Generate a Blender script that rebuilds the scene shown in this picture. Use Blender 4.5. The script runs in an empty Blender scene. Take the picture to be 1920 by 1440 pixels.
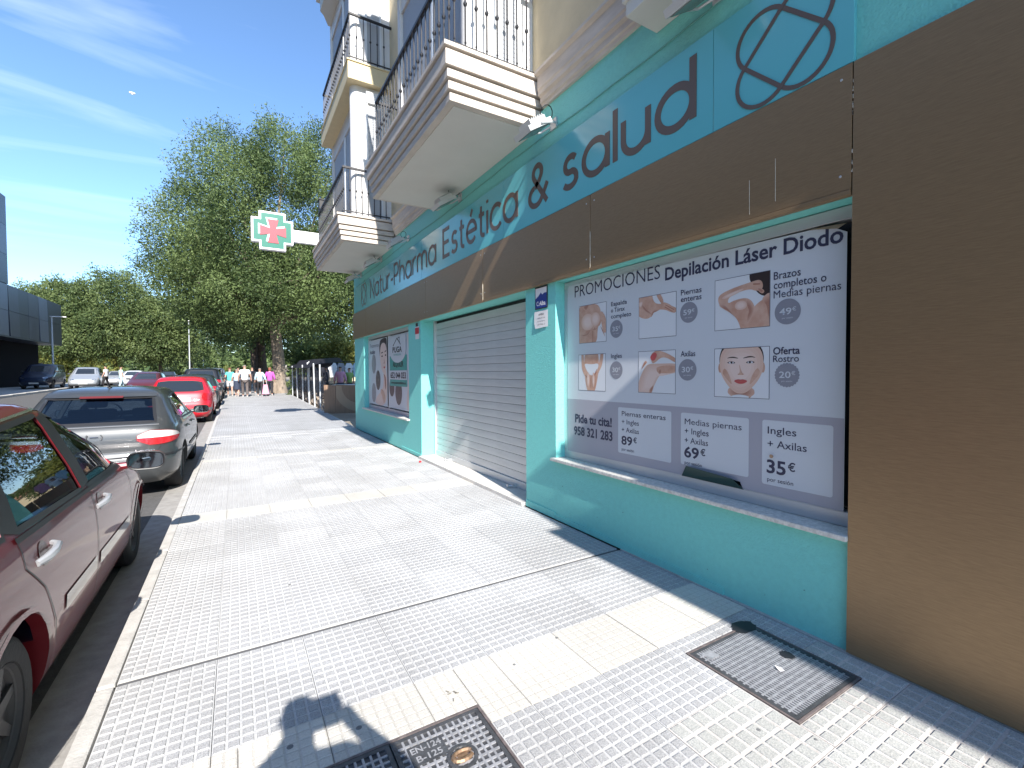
import bpy, bmesh, math, random
from mathutils import Vector, Matrix
import numpy as np
random.seed(7); np.random.seed(7)
S = bpy.context.scene
C = S.collection
# ------------------------------------------------------------ camera
F_PX, YAW, PITCH, ROLL = 865.54, math.radians(30.845), math.radians(-1.449), math.radians(-0.275)
CAM_H = 1.5
cam_d = bpy.data.cameras.new('camera'); cam = bpy.data.objects.new('camera', cam_d); C.objects.link(cam)
cam_d.sensor_width = 36; cam_d.sensor_fit = 'HORIZONTAL'; cam_d.lens = 36 * F_PX / 1920
cam_d.clip_start = 0.02; cam_d.clip_end = 3000
_f = Vector((math.sin(YAW) * math.cos(PITCH), math.cos(YAW) * math.cos(PITCH), math.sin(PITCH)))
_r = Vector((math.cos(YAW), -math.sin(YAW), 0)); _u = _r.cross(_f)
_r2 = _r * math.cos(ROLL) + _u * math.sin(ROLL); _u2 = _u * math.cos(ROLL) - _r * math.sin(ROLL)
cam.matrix_world = Matrix((( _r2.x, _u2.x, -_f.x, 0), (_r2.y, _u2.y, -_f.y, 0), (_r2.z, _u2.z, -_f.z, CAM_H), (0, 0, 0, 1)))
S.camera = cam
# ------------------------------------------------------------ light
SUN = Vector((.18, 1.42, -1.0)).normalized()        # travel direction of sunlight
EL = math.asin(-SUN.z); AZ = math.atan2(-SUN.x, -SUN.y)
W = bpy.data.worlds.new('World'); S.world = W; W.use_nodes = True
nt = W.node_tree; nt.nodes.clear()
def N(t, **k):
    n = nt.nodes.new(t)
    for a, b in k.items(): setattr(n, a, b)
    return n
out = N('ShaderNodeOutputWorld'); bg = N('ShaderNodeBackground'); sky = N('ShaderNodeTexSky')
sky.sky_type = 'NISHITA'; sky.sun_disc = False; sky.sun_elevation = EL; sky.sun_rotation = AZ
sky.altitude = 600; sky.air_density = 1.0; sky.dust_density = 0.0; sky.ozone_density = 3.0
bg.inputs[1].default_value = 0.125
tc = N('ShaderNodeTexCoord')
sep = N('ShaderNodeSeparateXYZ'); nt.links.new(tc.outputs['Generated'], sep.inputs[0])
# clouds laid on a high plane: direction / z
mz = N('ShaderNodeMath', operation='MAXIMUM'); nt.links.new(sep.outputs[2], mz.inputs[0]); mz.inputs[1].default_value = 0.06
dv = N('ShaderNodeVectorMath', operation='DIVIDE'); cz = N('ShaderNodeCombineXYZ')
for i in range(3): nt.links.new(mz.outputs[0], cz.inputs[i])
nt.links.new(tc.outputs['Generated'], dv.inputs[0]); nt.links.new(cz.outputs[0], dv.inputs[1])
mp = N('ShaderNodeMapping'); mp.inputs['Rotation'].default_value = (0, 0, math.radians(68)); mp.inputs['Scale'].default_value = (.6, 1.9, 1)
mp.inputs['Location'].default_value = (1.3, 0.4, 0)
nt.links.new(dv.outputs[0], mp.inputs[0])
n1 = N('ShaderNodeTexNoise'); n1.inputs['Scale'].default_value = 1.1; n1.inputs['Detail'].default_value = 7; n1.inputs['Roughness'].default_value = .5; n1.inputs['Distortion'].default_value = .9
nt.links.new(mp.outputs[0], n1.inputs[0])
rp = N('ShaderNodeValToRGB'); rp.color_ramp.elements[0].position = .50; rp.color_ramp.elements[1].position = .88
rp.color_ramp.elements[1].color = (.6, .6, .6, 1)
nt.links.new(n1.outputs[0], rp.inputs[0])
fd = N('ShaderNodeMapRange'); fd.inputs[1].default_value = .16; fd.inputs[2].default_value = .5; nt.links.new(sep.outputs[2], fd.inputs[0])
fm = N('ShaderNodeMath', operation='MULTIPLY'); nt.links.new(rp.outputs[0], fm.inputs[0]); nt.links.new(fd.outputs[0], fm.inputs[1])
mx = N('ShaderNodeMixRGB'); nt.links.new(fm.outputs[0], mx.inputs[0])
tint = N('ShaderNodeMixRGB', blend_type='MULTIPLY'); tint.inputs[0].default_value = 1; tint.inputs[2].default_value = (.88, .99, 1.07, 1)
nt.links.new(sky.outputs[0], tint.inputs[1]); nt.links.new(tint.outputs[0], mx.inputs[1]); mx.inputs[2].default_value = (8.0, 8.6, 9.0, 1)
nt.links.new(mx.outputs[0], bg.inputs[0]); nt.links.new(bg.outputs[0], out.inputs[0])
sd = bpy.data.lights.new('sun', 'SUN'); sd.energy = 4.5; sd.angle = math.radians(.53); sd.color = (1, .955, .89)
so = bpy.data.objects.new('sun', sd); C.objects.link(so); so.rotation_euler = SUN.to_track_quat('-Z', 'Y').to_euler(); so.location = (-3, -10, 20)
S.view_settings.view_transform = 'Standard'; S.view_settings.look = 'None'; S.view_settings.gamma = 1
S.view_settings.use_curve_mapping = False
S.view_settings.exposure = 1.2
# ------------------------------------------------------------ helpers
def gz(y): return min(max(0.0, (y - 12) * .013), .5)
def tag(o, label=None, cat=None, group=None, kind=None):
    if label: o['label'] = label
    if cat: o['category'] = cat
    if group: o['group'] = group
    if kind: o['kind'] = kind
    return o
def thing(name, label, cat, loc=(0, 0, 0), group=None, rz=0):
    o = bpy.data.objects.new(name, None); C.objects.link(o); o.location = loc; o.rotation_euler = (0, 0, rz)
    o.empty_display_size = .1
    return tag(o, label, cat, group)
def root_off(p):
    v = Vector((0, 0, 0))
    while p is not None:
        v += p.location; p = p.parent
    return v
MATS = {}
def mat(name, col, rough=.6, metal=0, var=0.0, scale=8, bump=0.0, bscale=60, spec=.5, coat=0, col2=None, emit=None, trans=0, aniso=None, stretch=None):
    if name in MATS: return MATS[name]
    m = bpy.data.materials.new(name); m.use_nodes = True; t = m.node_tree; b = t.nodes['Principled BSDF']
    b.inputs['Base Color'].default_value = (*col, 1); b.inputs['Roughness'].default_value = rough; b.inputs['Metallic'].default_value = metal
    b.inputs['Specular IOR Level'].default_value = spec; b.inputs['Coat Weight'].default_value = coat; b.inputs['Coat Roughness'].default_value = .04
    if trans: b.inputs['Transmission Weight'].default_value = trans
    if var or bump:
        c = t.nodes.new('ShaderNodeTexCoord'); src = c.outputs['Object']
        if stretch:
            mpn = t.nodes.new('ShaderNodeMapping'); mpn.inputs['Scale'].default_value = stretch; t.links.new(src, mpn.inputs[0]); src = mpn.outputs[0]
    if var:
        n = t.nodes.new('ShaderNodeTexNoise'); n.inputs['Scale'].default_value = scale; n.inputs['Detail'].default_value = 6; n.inputs['Roughness'].default_value = .62
        t.links.new(src, n.inputs[0])
        r = t.nodes.new('ShaderNodeValToRGB'); r.color_ramp.elements[0].position = .33; r.color_ramp.elements[1].position = .67
        a = col2 if col2 else tuple(x * (1 - var) for x in col)
        r.color_ramp.elements[0].color = (*a, 1); r.color_ramp.elements[1].color = (*(min(1, x * (1 + (0 if col2 else var * .5))) for x in col), 1)
        t.links.new(n.outputs[0], r.inputs[0]); t.links.new(r.outputs[0], b.inputs['Base Color'])
    if bump:
        n = t.nodes.new('ShaderNodeTexNoise'); n.inputs['Scale'].default_value = bscale; n.inputs['Detail'].default_value = 4
        t.links.new(src, n.inputs[0]); bp = t.nodes.new('ShaderNodeBump'); bp.inputs['Strength'].default_value = bump; bp.inputs['Distance'].default_value = .01
        t.links.new(n.outputs[0], bp.inputs['Height']); t.links.new(bp.outputs[0], b.inputs['Normal'])
    MATS[name] = m; return m
def glassmat(name, tint=(.8, .85, .85), dens=.5):
    m = bpy.data.materials.new(name); m.use_nodes = True; t = m.node_tree; t.nodes.clear()
    o = t.nodes.new('ShaderNodeOutputMaterial'); mx = t.nodes.new('ShaderNodeMixShader'); tr = t.nodes.new('ShaderNodeBsdfTransparent'); gl = t.nodes.new('ShaderNodeBsdfGlossy')
    fr = t.nodes.new('ShaderNodeFresnel'); fr.inputs[0].default_value = 1.75
    tr.inputs[0].default_value = (*(c * (1 - dens) for c in tint), 1); gl.inputs['Roughness'].default_value = .01; gl.inputs[0].default_value = (1, 1, 1, 1)
    t.links.new(fr.outputs[0], mx.inputs[0]); t.links.new(tr.outputs[0], mx.inputs[1]); t.links.new(gl.outputs[0], mx.inputs[2]); t.links.new(mx.outputs[0], o.inputs[0])
    return m
class MB:
    def __init__(s): s.v = []; s.f = []; s.m = []
    def add(s, vs, fs, mi=0):
        b = len(s.v); s.v += [tuple(v) for v in vs]; s.f += [tuple(i + b for i in f) for f in fs]; s.m += [mi] * len(fs)
    def box(s, x0, x1, y0, y1, z0, z1, mi=0):
        s.add([(x0, y0, z0), (x1, y0, z0), (x1, y1, z0), (x0, y1, z0), (x0, y0, z1), (x1, y0, z1), (x1, y1, z1), (x0, y1, z1)],
              [(0, 3, 2, 1), (4, 5, 6, 7), (0, 1, 5, 4), (1, 2, 6, 5), (2, 3, 7, 6), (3, 0, 4, 7)], mi)
    def obox(s, c, sx, sy, sz, R, mi=0):
        R = R.to_3x3(); c = Vector(c)
        vs = [c + R @ Vector((a * sx / 2, b * sy / 2, d * sz / 2)) for a, b, d in ((-1, -1, -1), (1, -1, -1), (1, 1, -1), (-1, 1, -1), (-1, -1, 1), (1, -1, 1), (1, 1, 1), (-1, 1, 1))]
        s.add(vs, [(0, 3, 2, 1), (4, 5, 6, 7), (0, 1, 5, 4), (1, 2, 6, 5), (2, 3, 7, 6), (3, 0, 4, 7)], mi)
    def tube(s, pts, r, n=8, mi=0, cap=True):
        pts = [Vector(p) for p in pts]; rs = r if isinstance(r, (list, tuple)) else [r] * len(pts); vs = []; fs = []
        for i, p in enumerate(pts):
            d = (pts[min(i + 1, len(pts) - 1)] - pts[max(i - 1, 0)]).normalized()
            a = d.orthogonal().normalized() if i == 0 else (a - d * a.dot(d)).normalized()
            b = d.cross(a)
            vs += [p + (a * math.cos(2 * math.pi * k / n) + b * math.sin(2 * math.pi * k / n)) * rs[i] for k in range(n)]
        for i in range(len(pts) - 1):
            fs += [(i * n + k, i * n + (k + 1) % n, (i + 1) * n + (k + 1) % n, (i + 1) * n + k) for k in range(n)]
        if cap: fs += [tuple(range(n))[::-1], tuple(range((len(pts) - 1) * n, len(pts) * n))]
        s.add(vs, fs, mi)
    def lathe(s, prof, c, axis='z', n=24, mi=0):
        vs = []; fs = []; c = Vector(c); m = len(prof)
        for k in range(n):
            a = 2 * math.pi * k / n
            for r, h in prof:
                p = {'z': (r * math.cos(a), r * math.sin(a), h), 'x': (h, r * math.cos(a), r * math.sin(a)), 'y': (r * math.cos(a), h, r * math.sin(a))}[axis]
                vs.append(c + Vector(p))
        for k in range(n):
            k2 = (k + 1) % n
            fs += [(k * m + i, k2 * m + i, k2 * m + i + 1, k * m + i + 1) for i in range(m - 1)]
        s.add(vs, fs, mi)
    def prism(s, poly, axis, a0, a1, mi=0):
        # poly in the two other axes (x: (y,z); y: (x,z); z: (x,y))
        def P(u, v, a): return {'x': (a, u, v), 'y': (u, a, v), 'z': (u, v, a)}[axis]
        n = len(poly); vs = [P(u, v, a0) for u, v in poly] + [P(u, v, a1) for u, v in poly]
        s.add(vs, [tuple(range(n))[::-1], tuple(range(n, 2 * n))] + [(i, (i + 1) % n, n + (i + 1) % n, n + i) for i in range(n)], mi)
    def build(s, name, mats, parent=None, smooth=False, bev=0, fix=False, sub=0, local=False):
        me = bpy.data.meshes.new(name)
        off = Vector((0, 0, 0)) if local else root_off(parent)
        me.from_pydata([(v[0] - off.x, v[1] - off.y, v[2] - off.z) for v in s.v], [], s.f)
        ms = mats if isinstance(mats, (list, tuple)) else [mats]
        for m in ms: me.materials.append(m)
        if len(ms) > 1: me.polygons.foreach_set('material_index', s.m)
        if fix or bev:
            bm = bmesh.new(); bm.from_mesh(me)
            if fix: bmesh.ops.remove_doubles(bm, verts=bm.verts, dist=1e-4)
            if bev:
                ed = [e for e in bm.edges if len(e.link_faces) == 2 and e.calc_face_angle(0) > .6]
                bmesh.ops.bevel(bm, geom=ed, offset=bev, segments=2, affect='EDGES', profile=.6, clamp_overlap=True)
            bmesh.ops.recalc_face_normals(bm, faces=bm.faces)
            bm.to_mesh(me); bm.free()
        me.update()
        if smooth: me.shade_smooth(); me.set_sharp_from_angle(angle=math.radians(38))
        o = bpy.data.objects.new(name, me); C.objects.link(o)
        if parent: o.parent = parent
        return o
_fonts = {}
def text_mesh(txt, bold=0.0, res=3):
    cu = bpy.data.curves.new('t', 'FONT'); cu.body = txt; cu.size = 1; cu.offset = bold; cu.resolution_u = res; cu.extrude = 0
    ob = bpy.data.objects.new('t', cu); C.objects.link(ob)
    dg = bpy.context.evaluated_depsgraph_get(); me = bpy.data.meshes.new_from_object(ob.evaluated_get(dg))
    bpy.data.objects.remove(ob); bpy.data.curves.remove(cu); me.materials.clear()
    return me
def word(txt, x, yl, yr, zb, zt, m, parent, bold=0.0, name='lettering', thick=0.0, ref=None, facing='-x'):
    """flat lettering on a plane; reads from yl (left end) to yr. zb..zt: baseline and cap height."""
    me = text_mesh(txt, bold); n = len(me.vertices); co = np.empty(n * 3); me.vertices.foreach_get('co', co); co = co.reshape(-1, 3)
    caph = .729 if ref is None else ref
    x0, x1 = co[:, 0].min(), co[:, 0].max(); sx = abs(yr - yl) / (x1 - x0); sz = (zt - zb) / caph
    u = (co[:, 0] - x0) * sx; v = co[:, 1] * sz
    off = root_off(parent)
    new = np.empty_like(co)
    if facing == '-x': new[:, 0] = x - off.x; new[:, 1] = yl - u - off.y; new[:, 2] = zb + v - off.z
    else: new[:, 0] = yl + u - off.x; new[:, 1] = x - off.y; new[:, 2] = zb + v - off.z     # facing -y: yl, yr are x values
    me.vertices.foreach_set('co', new.ravel()); me.update()
    if thick:
        bm = bmesh.new(); bm.from_mesh(me); r = bmesh.ops.extrude_face_region(bm, geom=bm.faces[:])
        d = Vector((thick, 0, 0)) if facing == '-x' else Vector((0, thick, 0))
        bmesh.ops.translate(bm, verts=[e for e in r['geom'] if isinstance(e, bmesh.types.BMVert)], vec=d)
        bmesh.ops.recalc_face_normals(bm, faces=bm.faces); bm.to_mesh(me); bm.free()
    me.materials.append(m); me.name = name
    o = bpy.data.objects.new(name, me); C.objects.link(o); o.parent = parent
    return o
# ------------------------------------------------------------ materials
M = dict(
 teal=mat('teal_render', (.19, .60, .555), .66, var=.05, scale=26, bump=.55, bscale=70),
 cream=mat('cream_render', (.60, .50, .33), .75, var=.08, scale=4, bump=.15),
 whitewall=mat('white_render', (.72, .70, .68), .6, var=.05, scale=6),
 stone=mat('cast_stone', (.56, .495, .43), .7, var=.14, scale=3, bump=.2, bscale=30, stretch=(1, 1, 5)),
 soffit=mat('soffit_paint', (.62, .60, .55), .8, var=.04, scale=2),
 yellow=mat('yellow_render', (.66, .55, .34), .75, var=.06),
 bronze=mat('bronze_panel', (.33, .215, .115), .38, metal=.45, var=.14, scale=3, stretch=(6, 6, 80), bump=.04, bscale=20),
 signblue=mat('sign_film', (.13, .49, .55), .16, spec=.6, var=.03, scale=1),
 ink=mat('sign_ink', (.13, .095, .08), .42),
 iron=mat('black_iron', (.018, .018, .022), .45, spec=.5),
 alu=mat('aluminium', (.55, .56, .57), .38, metal=.4),
 white=mat('white_pvc', (.75, .76, .77), .4),
 blind=mat('grey_blind', (.40, .41, .43), .55),
 shut=mat('shutter_metal', (.60, .61, .61), .42, metal=.3, var=.07, scale=3, stretch=(1, 1, 6), bump=.05),
 gap=mat('dark_gap', (.02, .02, .02), .8),
 sill=mat('sill_stone', (.66, .63, .58), .6, var=.25, scale=40, bump=.2),
 darkglass=mat('dark_glass', (.02, .025, .03), .05, spec=.8),
 poster=mat('poster_paper', (.58, .60, .64), .38, var=.02, scale=1.5),
 postergrey=mat('poster_grey', (.37, .36, .41), .38),
 navy=mat('poster_ink', (.035, .035, .075), .5),
 black=mat('black_plastic', (.015, .015, .016), .5),
 dgreen=mat('dark_green_film', (.015, .05, .045), .35),
 paper=mat('notice_paper', (.72, .70, .70), .7),
 red=mat('red_paint', (.5, .03, .04), .5),
 curlback=mat('poster_back', (.33, .24, .17), .6),
)
D = 2.78
T, WZ, SL = 2.41, 0.63, 3.09
bld = thing('corner_building', 'turquoise-fronted building with brown panels, roller shutter and cream balconies above', 'building', (D, 6, 0))
def part(mb, name, mats, parent=bld, label=None, **k):
    o = mb.build(name, mats, parent, **k)
    if label: o['label'] = label
    return o
W1 = (1.16, 3.79); SH = (4.35, 7.76); W2 = (8.43, 11.95); YE = 12.98
m = MB()
X0, X1 = D, D + .32
m.box(X0, X1, -14, W1[0], 0, 4.22)                       # wall behind the tall panel
m.box(X0, X1, W1[0], W1[1], 0, .60); m.box(X0, X1, W1[1], SH[0], 0, 4.22)
m.box(X0, X1, W1[0], W1[1], T, 4.22); m.box(X0, X1, SH[0], SH[1], T, 4.22)
m.box(X0, X1, SH[1], W2[0], 0, 4.22); m.box(X0, X1, W2[0], W2[1], 0, .60); m.box(X0, X1, W2[0], W2[1], T, 4.22)
m.box(X0, X1, W2[1], YE, 0, 4.22)
m.box(X1, 14, YE - .3, YE, 0, 4.22); m.box(X1, 14, -14, -13.7, 0, 4.22); m.box(13.7, 14, -13.7, YE - .3, 0, 4.22)
part(m, 'wall', M['teal'])
for a_, b_, z_ in ((3.80, 4.34, .07), (7.77, 8.9, .06), (1.9, 3.79, .05)):
    m = MB(); m.box(X0 - .012, X0, a_, b_, .002, z_); part(m, 'plinth_bead', M['teal'])
m = MB(); m.box(X0, 14, -14, YE, 4.55, 13.4); part(m, 'upper_wall', M['cream'])
m = MB(); m.box(X1, 13.7, -13.7, YE - .3, 3.2, 3.3); m.box(X1, 13.7, -13.7, YE - .3, -.1, -.02); part(m, 'floor_slab', M['soffit'])
m = MB(); m.box(D + 1.4, D + 1.45, 1, 12.6, 0, 3.2); part(m, 'interior_partition', M['gap'])
# cornice between the balconies : stepped moulding
def cornice(y0, y1):
    m = MB(); prof = [(0, 4.22), (-.03, 4.22), (-.035, 4.25), (-.05, 4.26), (-.05, 4.31), (-.075, 4.33), (-.075, 4.37), (-.085, 4.385), (-.085, 4.51), (-.12, 4.53), (-.12, 4.56), (0, 4.57)]
    m.prism([(D + a, b) for a, b in prof], 'y', y0, y1); return part(m, 'cornice', M['stone'])
for a, b in ((2.535, 3.98), (7.08, 9.1), (12.6, YE)): cornice(a, b)
# brown fascia panels, each its own piece
FX = D - .034
for a, b in ((1.17, 3.215), (3.221, 5.315), (5.321, 7.40), (7.406, 9.5), (9.506, 11.6), (11.606, 13.0)):
    m = MB(); m.box(FX, D - .002, a, b, T + .03, SL - .004); m.box(FX - .006, D - .002, a, b, T, T + .028)
    part(m, 'fascia_panel', M['bronze'], bev=.003)
for a, b in ((-3.4, -1.12), (-1.114, 1.164)):
    m = MB(); m.box(FX, D - .002, a, b, .012, SL - .004); part(m, 'tall_panel', M['bronze'], bev=.003)
# sealant drips on panels
m = MB()
for y in (3.218, 5.318):
    m.tube([(FX - .001, y, 2.44 + i * .04) for i in range(9 if y < 5 else 6)], [.002 + .0035 * random.random() for _ in range(9 if y < 5 else 6)], 5)
for y, z0, z1 in ((1.72, 2.47, 2.68), (1.56, 2.5, 2.75)): m.tube([(FX, y, z0), (FX, y + .002, z1)], .0018, 4)
part(m, 'sealant_bead', mat('sealant', (.62, .56, .45), .6))
m = MB()
for i in range(16):
    z = random.uniform(2.5, 3.05); m.box(FX - .0015, FX + .002, 1.164, 1.164 + random.uniform(.002, .006), z, z + random.uniform(.004, .02))
part(m, 'paint_chip', mat('chip', (.45, .4, .33), .7))
# window 1 -------------------------------------------------
def window(y0, y1, z0, z1, split=False):
    f = MB(); xf = D + .14; t = .05
    f.box(xf - .03, xf + .05, y0 + .002, y1 - .002, z0 + .002, z0 + .085); f.box(xf - .03, xf + .05, y0 + .002, y1 - .002, z1 - .075, z1 - .002)
    f.box(xf - .03, xf + .05, y0 + .002, y0 + t, z0 + .086, z1 - .076); f.box(xf - .03, xf + .05, y1 - t, y1 - .002, z0 + .086, z1 - .076)
    if split: f.box(xf - .02, xf + .05, (y0 + y1) / 2 - .03, (y0 + y1) / 2 + .03, z0 + .086, z1 - .076)
    w = part(f, 'window', M['alu'], bev=.004)
    p = MB(); p.box(xf + .03, xf + .04, y0 + t + .001, y1 - t - .001, z0 + .087, z1 - .077); part(p, 'pane', M['darkglass'], parent=w)
    s = MB(); s.box(D - .055, D + .30, y0 - .03 if y0 > 2 else y0 + .002, y1 + .03, z0 - .03, z0 - .0005)
    part(s, 'sill', M['sill'], parent=w, bev=.006)
    return w
window(W1[0], W1[1], WZ, T - .003); window(W2[0], W2[1], WZ, T - .003, True)
# roller shutter ------------------------------------------
sx = D + .26
g = MB()
for yy in (SH[0] + .002, SH[1] - .058): g.box(sx - .03, sx + .03, yy, yy + .056, .03, T - .003)
rs = part(g, 'roller_shutter', M['alu'])
sl_mesh = None; nsl = 21; pitch = (T - .05 - .14) / nsl
for i in range(nsl):
    z = .142 + i * pitch
    if sl_mesh is None:
        q = MB(); h = pitch - .0045; n = 5; pr = []
        for k in range(n + 1): t = k / n; pr.append((-.0012 * math.sin(math.pi * t), t * h))
        pr = pr + [(.012, h), (.012, 0)]
        q.prism([(sx + a, z + b) for a, b in pr], 'y', SH[0] + .059, SH[1] - .059)
        o = part(q, 'slat', M['shut'], parent=rs); sl_mesh = o.data; base = z
    else:
        o = bpy.data.objects.new('slat', sl_mesh); C.objects.link(o); o.parent = rs; o.location = (0, 0, z - base)
q = MB(); q.box(sx + .02, sx + .03, SH[0] + .06, SH[1] - .06, .14, T - .01); part(q, 'shutter_backing', M['gap'], parent=rs)
q = MB(); q.box(sx - .02, sx + .02, SH[0] + .059, SH[1] - .059, .045, .138); part(q, 'bottom_bar', M['shut'], parent=rs, bev=.004)
for yy in (4.95, 7.0):
    q = MB(); q.box(sx - .075, sx - .021, yy, yy + .05, .045, .085); q.tube([(sx - .07, yy + .025, .065), (sx - .10, yy + .06, .065)], .014, 8); q.lathe([(.0, -.012), (.022, -.012), (.022, .012), (0, .012)], (sx - .11, yy + .07, .065), 'x', 12)
    part(q, 'lock', M['alu'], parent=rs)
q = MB(); q.box(D - .06, D + .32, SH[0] + .003, SH[1] - .003, .0, .042); part(q, 'threshold', mat('threshold_stone', (.66, .62, .57), .55, var=.15, scale=14), bev=.004)
# balconies ------------------------------------------------
yknob = {}
def railing(par, X, ya, yb, z0, z1, xin=D, both=True):
    h = MB(); w = .02
    h.box(X - w, X + w, ya - w, yb + w, z1 - .02, z1 + .015)
    for yy in ([ya, yb] if both else [ya]): h.box(X + w + .001, xin - .002, yy - w, yy + w, z1 - .02, z1 + .015)
    h.box(X - .01, X + .01, ya, yb, z0 + .07, z0 + .09)
    for yy in (ya, yb): h.box(X + .011, xin - .002, yy - .01, yy + .01, z0 + .07, z0 + .09)
    part(h, 'handrail', M['iron'], parent=par)
    def bal(x, y, scroll=None):
        q = MB(); r = .0065; zt = z1 - .021
        q.box(x - r, x + r, y - r, y + r, z0 + .001, zt)
        zm = z0 + .5 * (z1 - z0) + .03
        q.lathe([(.007, -.03), (.017, -.012), (.021, 0), (.017, .012), (.007, .03)], (x, y, zm), 'z', 8)
        q.lathe([(.007, -.014), (.013, 0), (.007, .014)], (x, y, z0 + .12), 'z', 6)
        if scroll:
            ax, ay = scroll
            q.tube([(x + ax * .065 * (1 - math.cos(t)) , y + ay * .065 * (1 - math.cos(t)), zt - .10 + .09 * math.sin(t)) for t in [i * math.pi / 8 for i in range(9)]], .005, 4)
        part(q, 'baluster', M['iron'], parent=par)
    n = max(2, round((yb - ya) / .125)); st = (yb - ya) / n
    for i in range(n + 1): bal(X, ya + i * st, (0, 1) if i % 2 == 0 and i < n else None)
    n = max(2, round((xin - X) / .125)); st = (xin - X - .02) / n
    for i in range(1, n):
        bal(X + i * st, ya)
        if both: bal(X + i * st, yb)
def stepped(par_name, ya, yb, X, z0, z1, label=None):
    """moulded slab: four steps growing towards the top"""
    m = MB(); H = z1 - z0; st = [(0.00, .00, .075), (.02, .095, .17), (.04, .19, .265), (.065, .285, .425), (.085, .445, H)]
    cx = [(.0, .075), (.02, .17)]
    for k, (o, a, b) in enumerate(st):
        m.box(X - o, D - .002, ya - o, yb + o, z0 + a, z0 + b)
        if k < 4: m.box(X + .045 - o, D - .003, ya + .045 - o, yb - .045 + o, z0 + b, z0 + st[k + 1][1])
    return part(m, par_name, [M['stone']], label=label, bev=.004)
def bay(ya, yb, z0, z1, par, X=2.15, front_balc=True, blue=False):
    """projecting glazed bay on a balcony"""
    m = MB(); m.box(X, D - .002, ya, ya + .10, z0, z1); m.box(X, D - .002, yb - .10, yb, z0, z1); m.box(X + .02, X + .12, ya + .101, yb - .101, z1 - .35, z1); m.box(X + .02, X + .12, ya + .101, yb - .101, z0, z0 + .05)
    b = part(m, 'bay', M['whitewall'], parent=par)
    # subparts hang on the balcony (no fourth level)
    m = MB(); m.lathe([(.0, z0), (.13, z0), (.13, z1), (0, z1)], (X - .01, ya + .13, 0), 'z', 24); part(m, 'column', M['whitewall'], parent=par, smooth=True)
    m = MB()
    k = int((z1 - .36 - z0 - .05) / .045)
    for i in range(k): z = z0 + .05 + i * .045; m.box(X + .045, X + .06, ya + .28, yb - .12, z, z + .042)
    part(m, 'front_blind', M['blind'], parent=par)
    m = MB(); 
    for i in range(k): z = z0 + .05 + i * .045; m.box(X + .18, X + .42, ya - .012, ya - .001, z, z + .042)
    part(m, 'side_blind', M['blind'], parent=par)
    m = MB(); m.box(X + .14, X + .175, ya - .03, ya - .001, z0, z1 - .3); m.box(X + .425, X + .46, ya - .03, ya - .001, z0, z1 - .3); m.box(X + .14, X + .46, ya - .05, ya - .001, z1 - .3, z1 - .08)
    part(m, 'window_frame', M['white'], parent=par, bev=.004)
    ym = (ya + yb) / 2
    for a_, b_ in ((ym - .03, ym + .03), (ya + .24, ya + .279)): m = MB(); m.box(X + .01, X + .044, a_, b_, z0 + .05, z1 - .36); part(m, 'mullion', M['white'], parent=par, bev=.004)
# first-floor balconies
for ya, yb in ((4.07, 6.93), (9.30, 12.42)):
    s = stepped('balcony', ya, yb, 1.765, 4.06, 4.545)
    m = MB(); m.box(1.765 + .07, D - .004, ya + .07, yb - .07, 4.052, 4.0595); part(m, 'soffit', M['soffit'], parent=s)
    railing(s, 1.83, ya + .03, yb - .03, 4.546, 5.46)
    bay(ya + .12, yb - .06, 4.546, 7.13, s)
    m = MB(); m.box(1.92, D - .002, ya - .05, yb - .02, 7.13, 7.46); m.box(1.90, D - .002, ya - .07, yb, 7.461, 7.49); s2 = part(m, 'upper_balcony', M['yellow'], bev=.004)
    railing(s2, 1.97, ya + .0, yb - .08, 7.491, 8.38)
    bay(ya + .12, yb - .06, 7.491, 10.1, s2)
    m = MB(); m.prism([(1.95, ya - .05), (2.05, ya - .12), (D - .01, ya - .12), (D - .01, yb - .1), (2.1, yb - .1), (1.95, yb - .4), (1.86, yb - .5)], 'z', 10.1, 10.42); m.box(1.80, D - .01, ya - .1, yb - .3, 10.421, 10.5)
    s3 = part(m, 'top_slab', M['soffit'])
# shallow bay above the window and balcony beyond the frame to the right
m = MB(); m.box(2.46, D - .002, -2.8, 2.49, 4.06, 4.16); m.box(2.44, D - .002, -2.82, 2.51, 4.161, 4.3); m.box(2.41, D - .002, -2.84, 2.53, 4.301, 4.55); m.box(2.15, 2.409, -2.96, -1.55, 4.08, 4.54); part(m, 'shallow_balcony', M['soffit'], bev=.004)  # last box and unseen length behind the camera added to shade the tall panel
m = MB(); m.box(2.50, D - .002, -2.7, 2.35, 4.551, 12.8); part(m, 'shallow_bay', M['cream'])
s = stepped('balcony', -6.2, -2.98, 1.765, 4.06, 4.545); railing(s, 1.83, -6.17, -3.01, 4.546, 5.46)
m = MB(); m.box(D - .6, 14.3, -14.3, YE + .5, 13.4, 13.65); part(m, 'roof', M['soffit'])
# black balcony lantern box (wall lamp beyond the far balcony)
m = MB(); m.box(1.86, 2.02, 12.46, 12.66, 5.62, 5.84); m.box(1.84, 2.04, 12.44, 12.68, 5.841, 5.87); m.box(2.021, D, 12.53, 12.57, 5.7, 5.74)
wl = m.build('wall_lantern', [M['black']], None, bev=.003); tag(wl, 'black box-shaped lantern on the far corner beside the smaller balcony railing', 'lantern')
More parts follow.
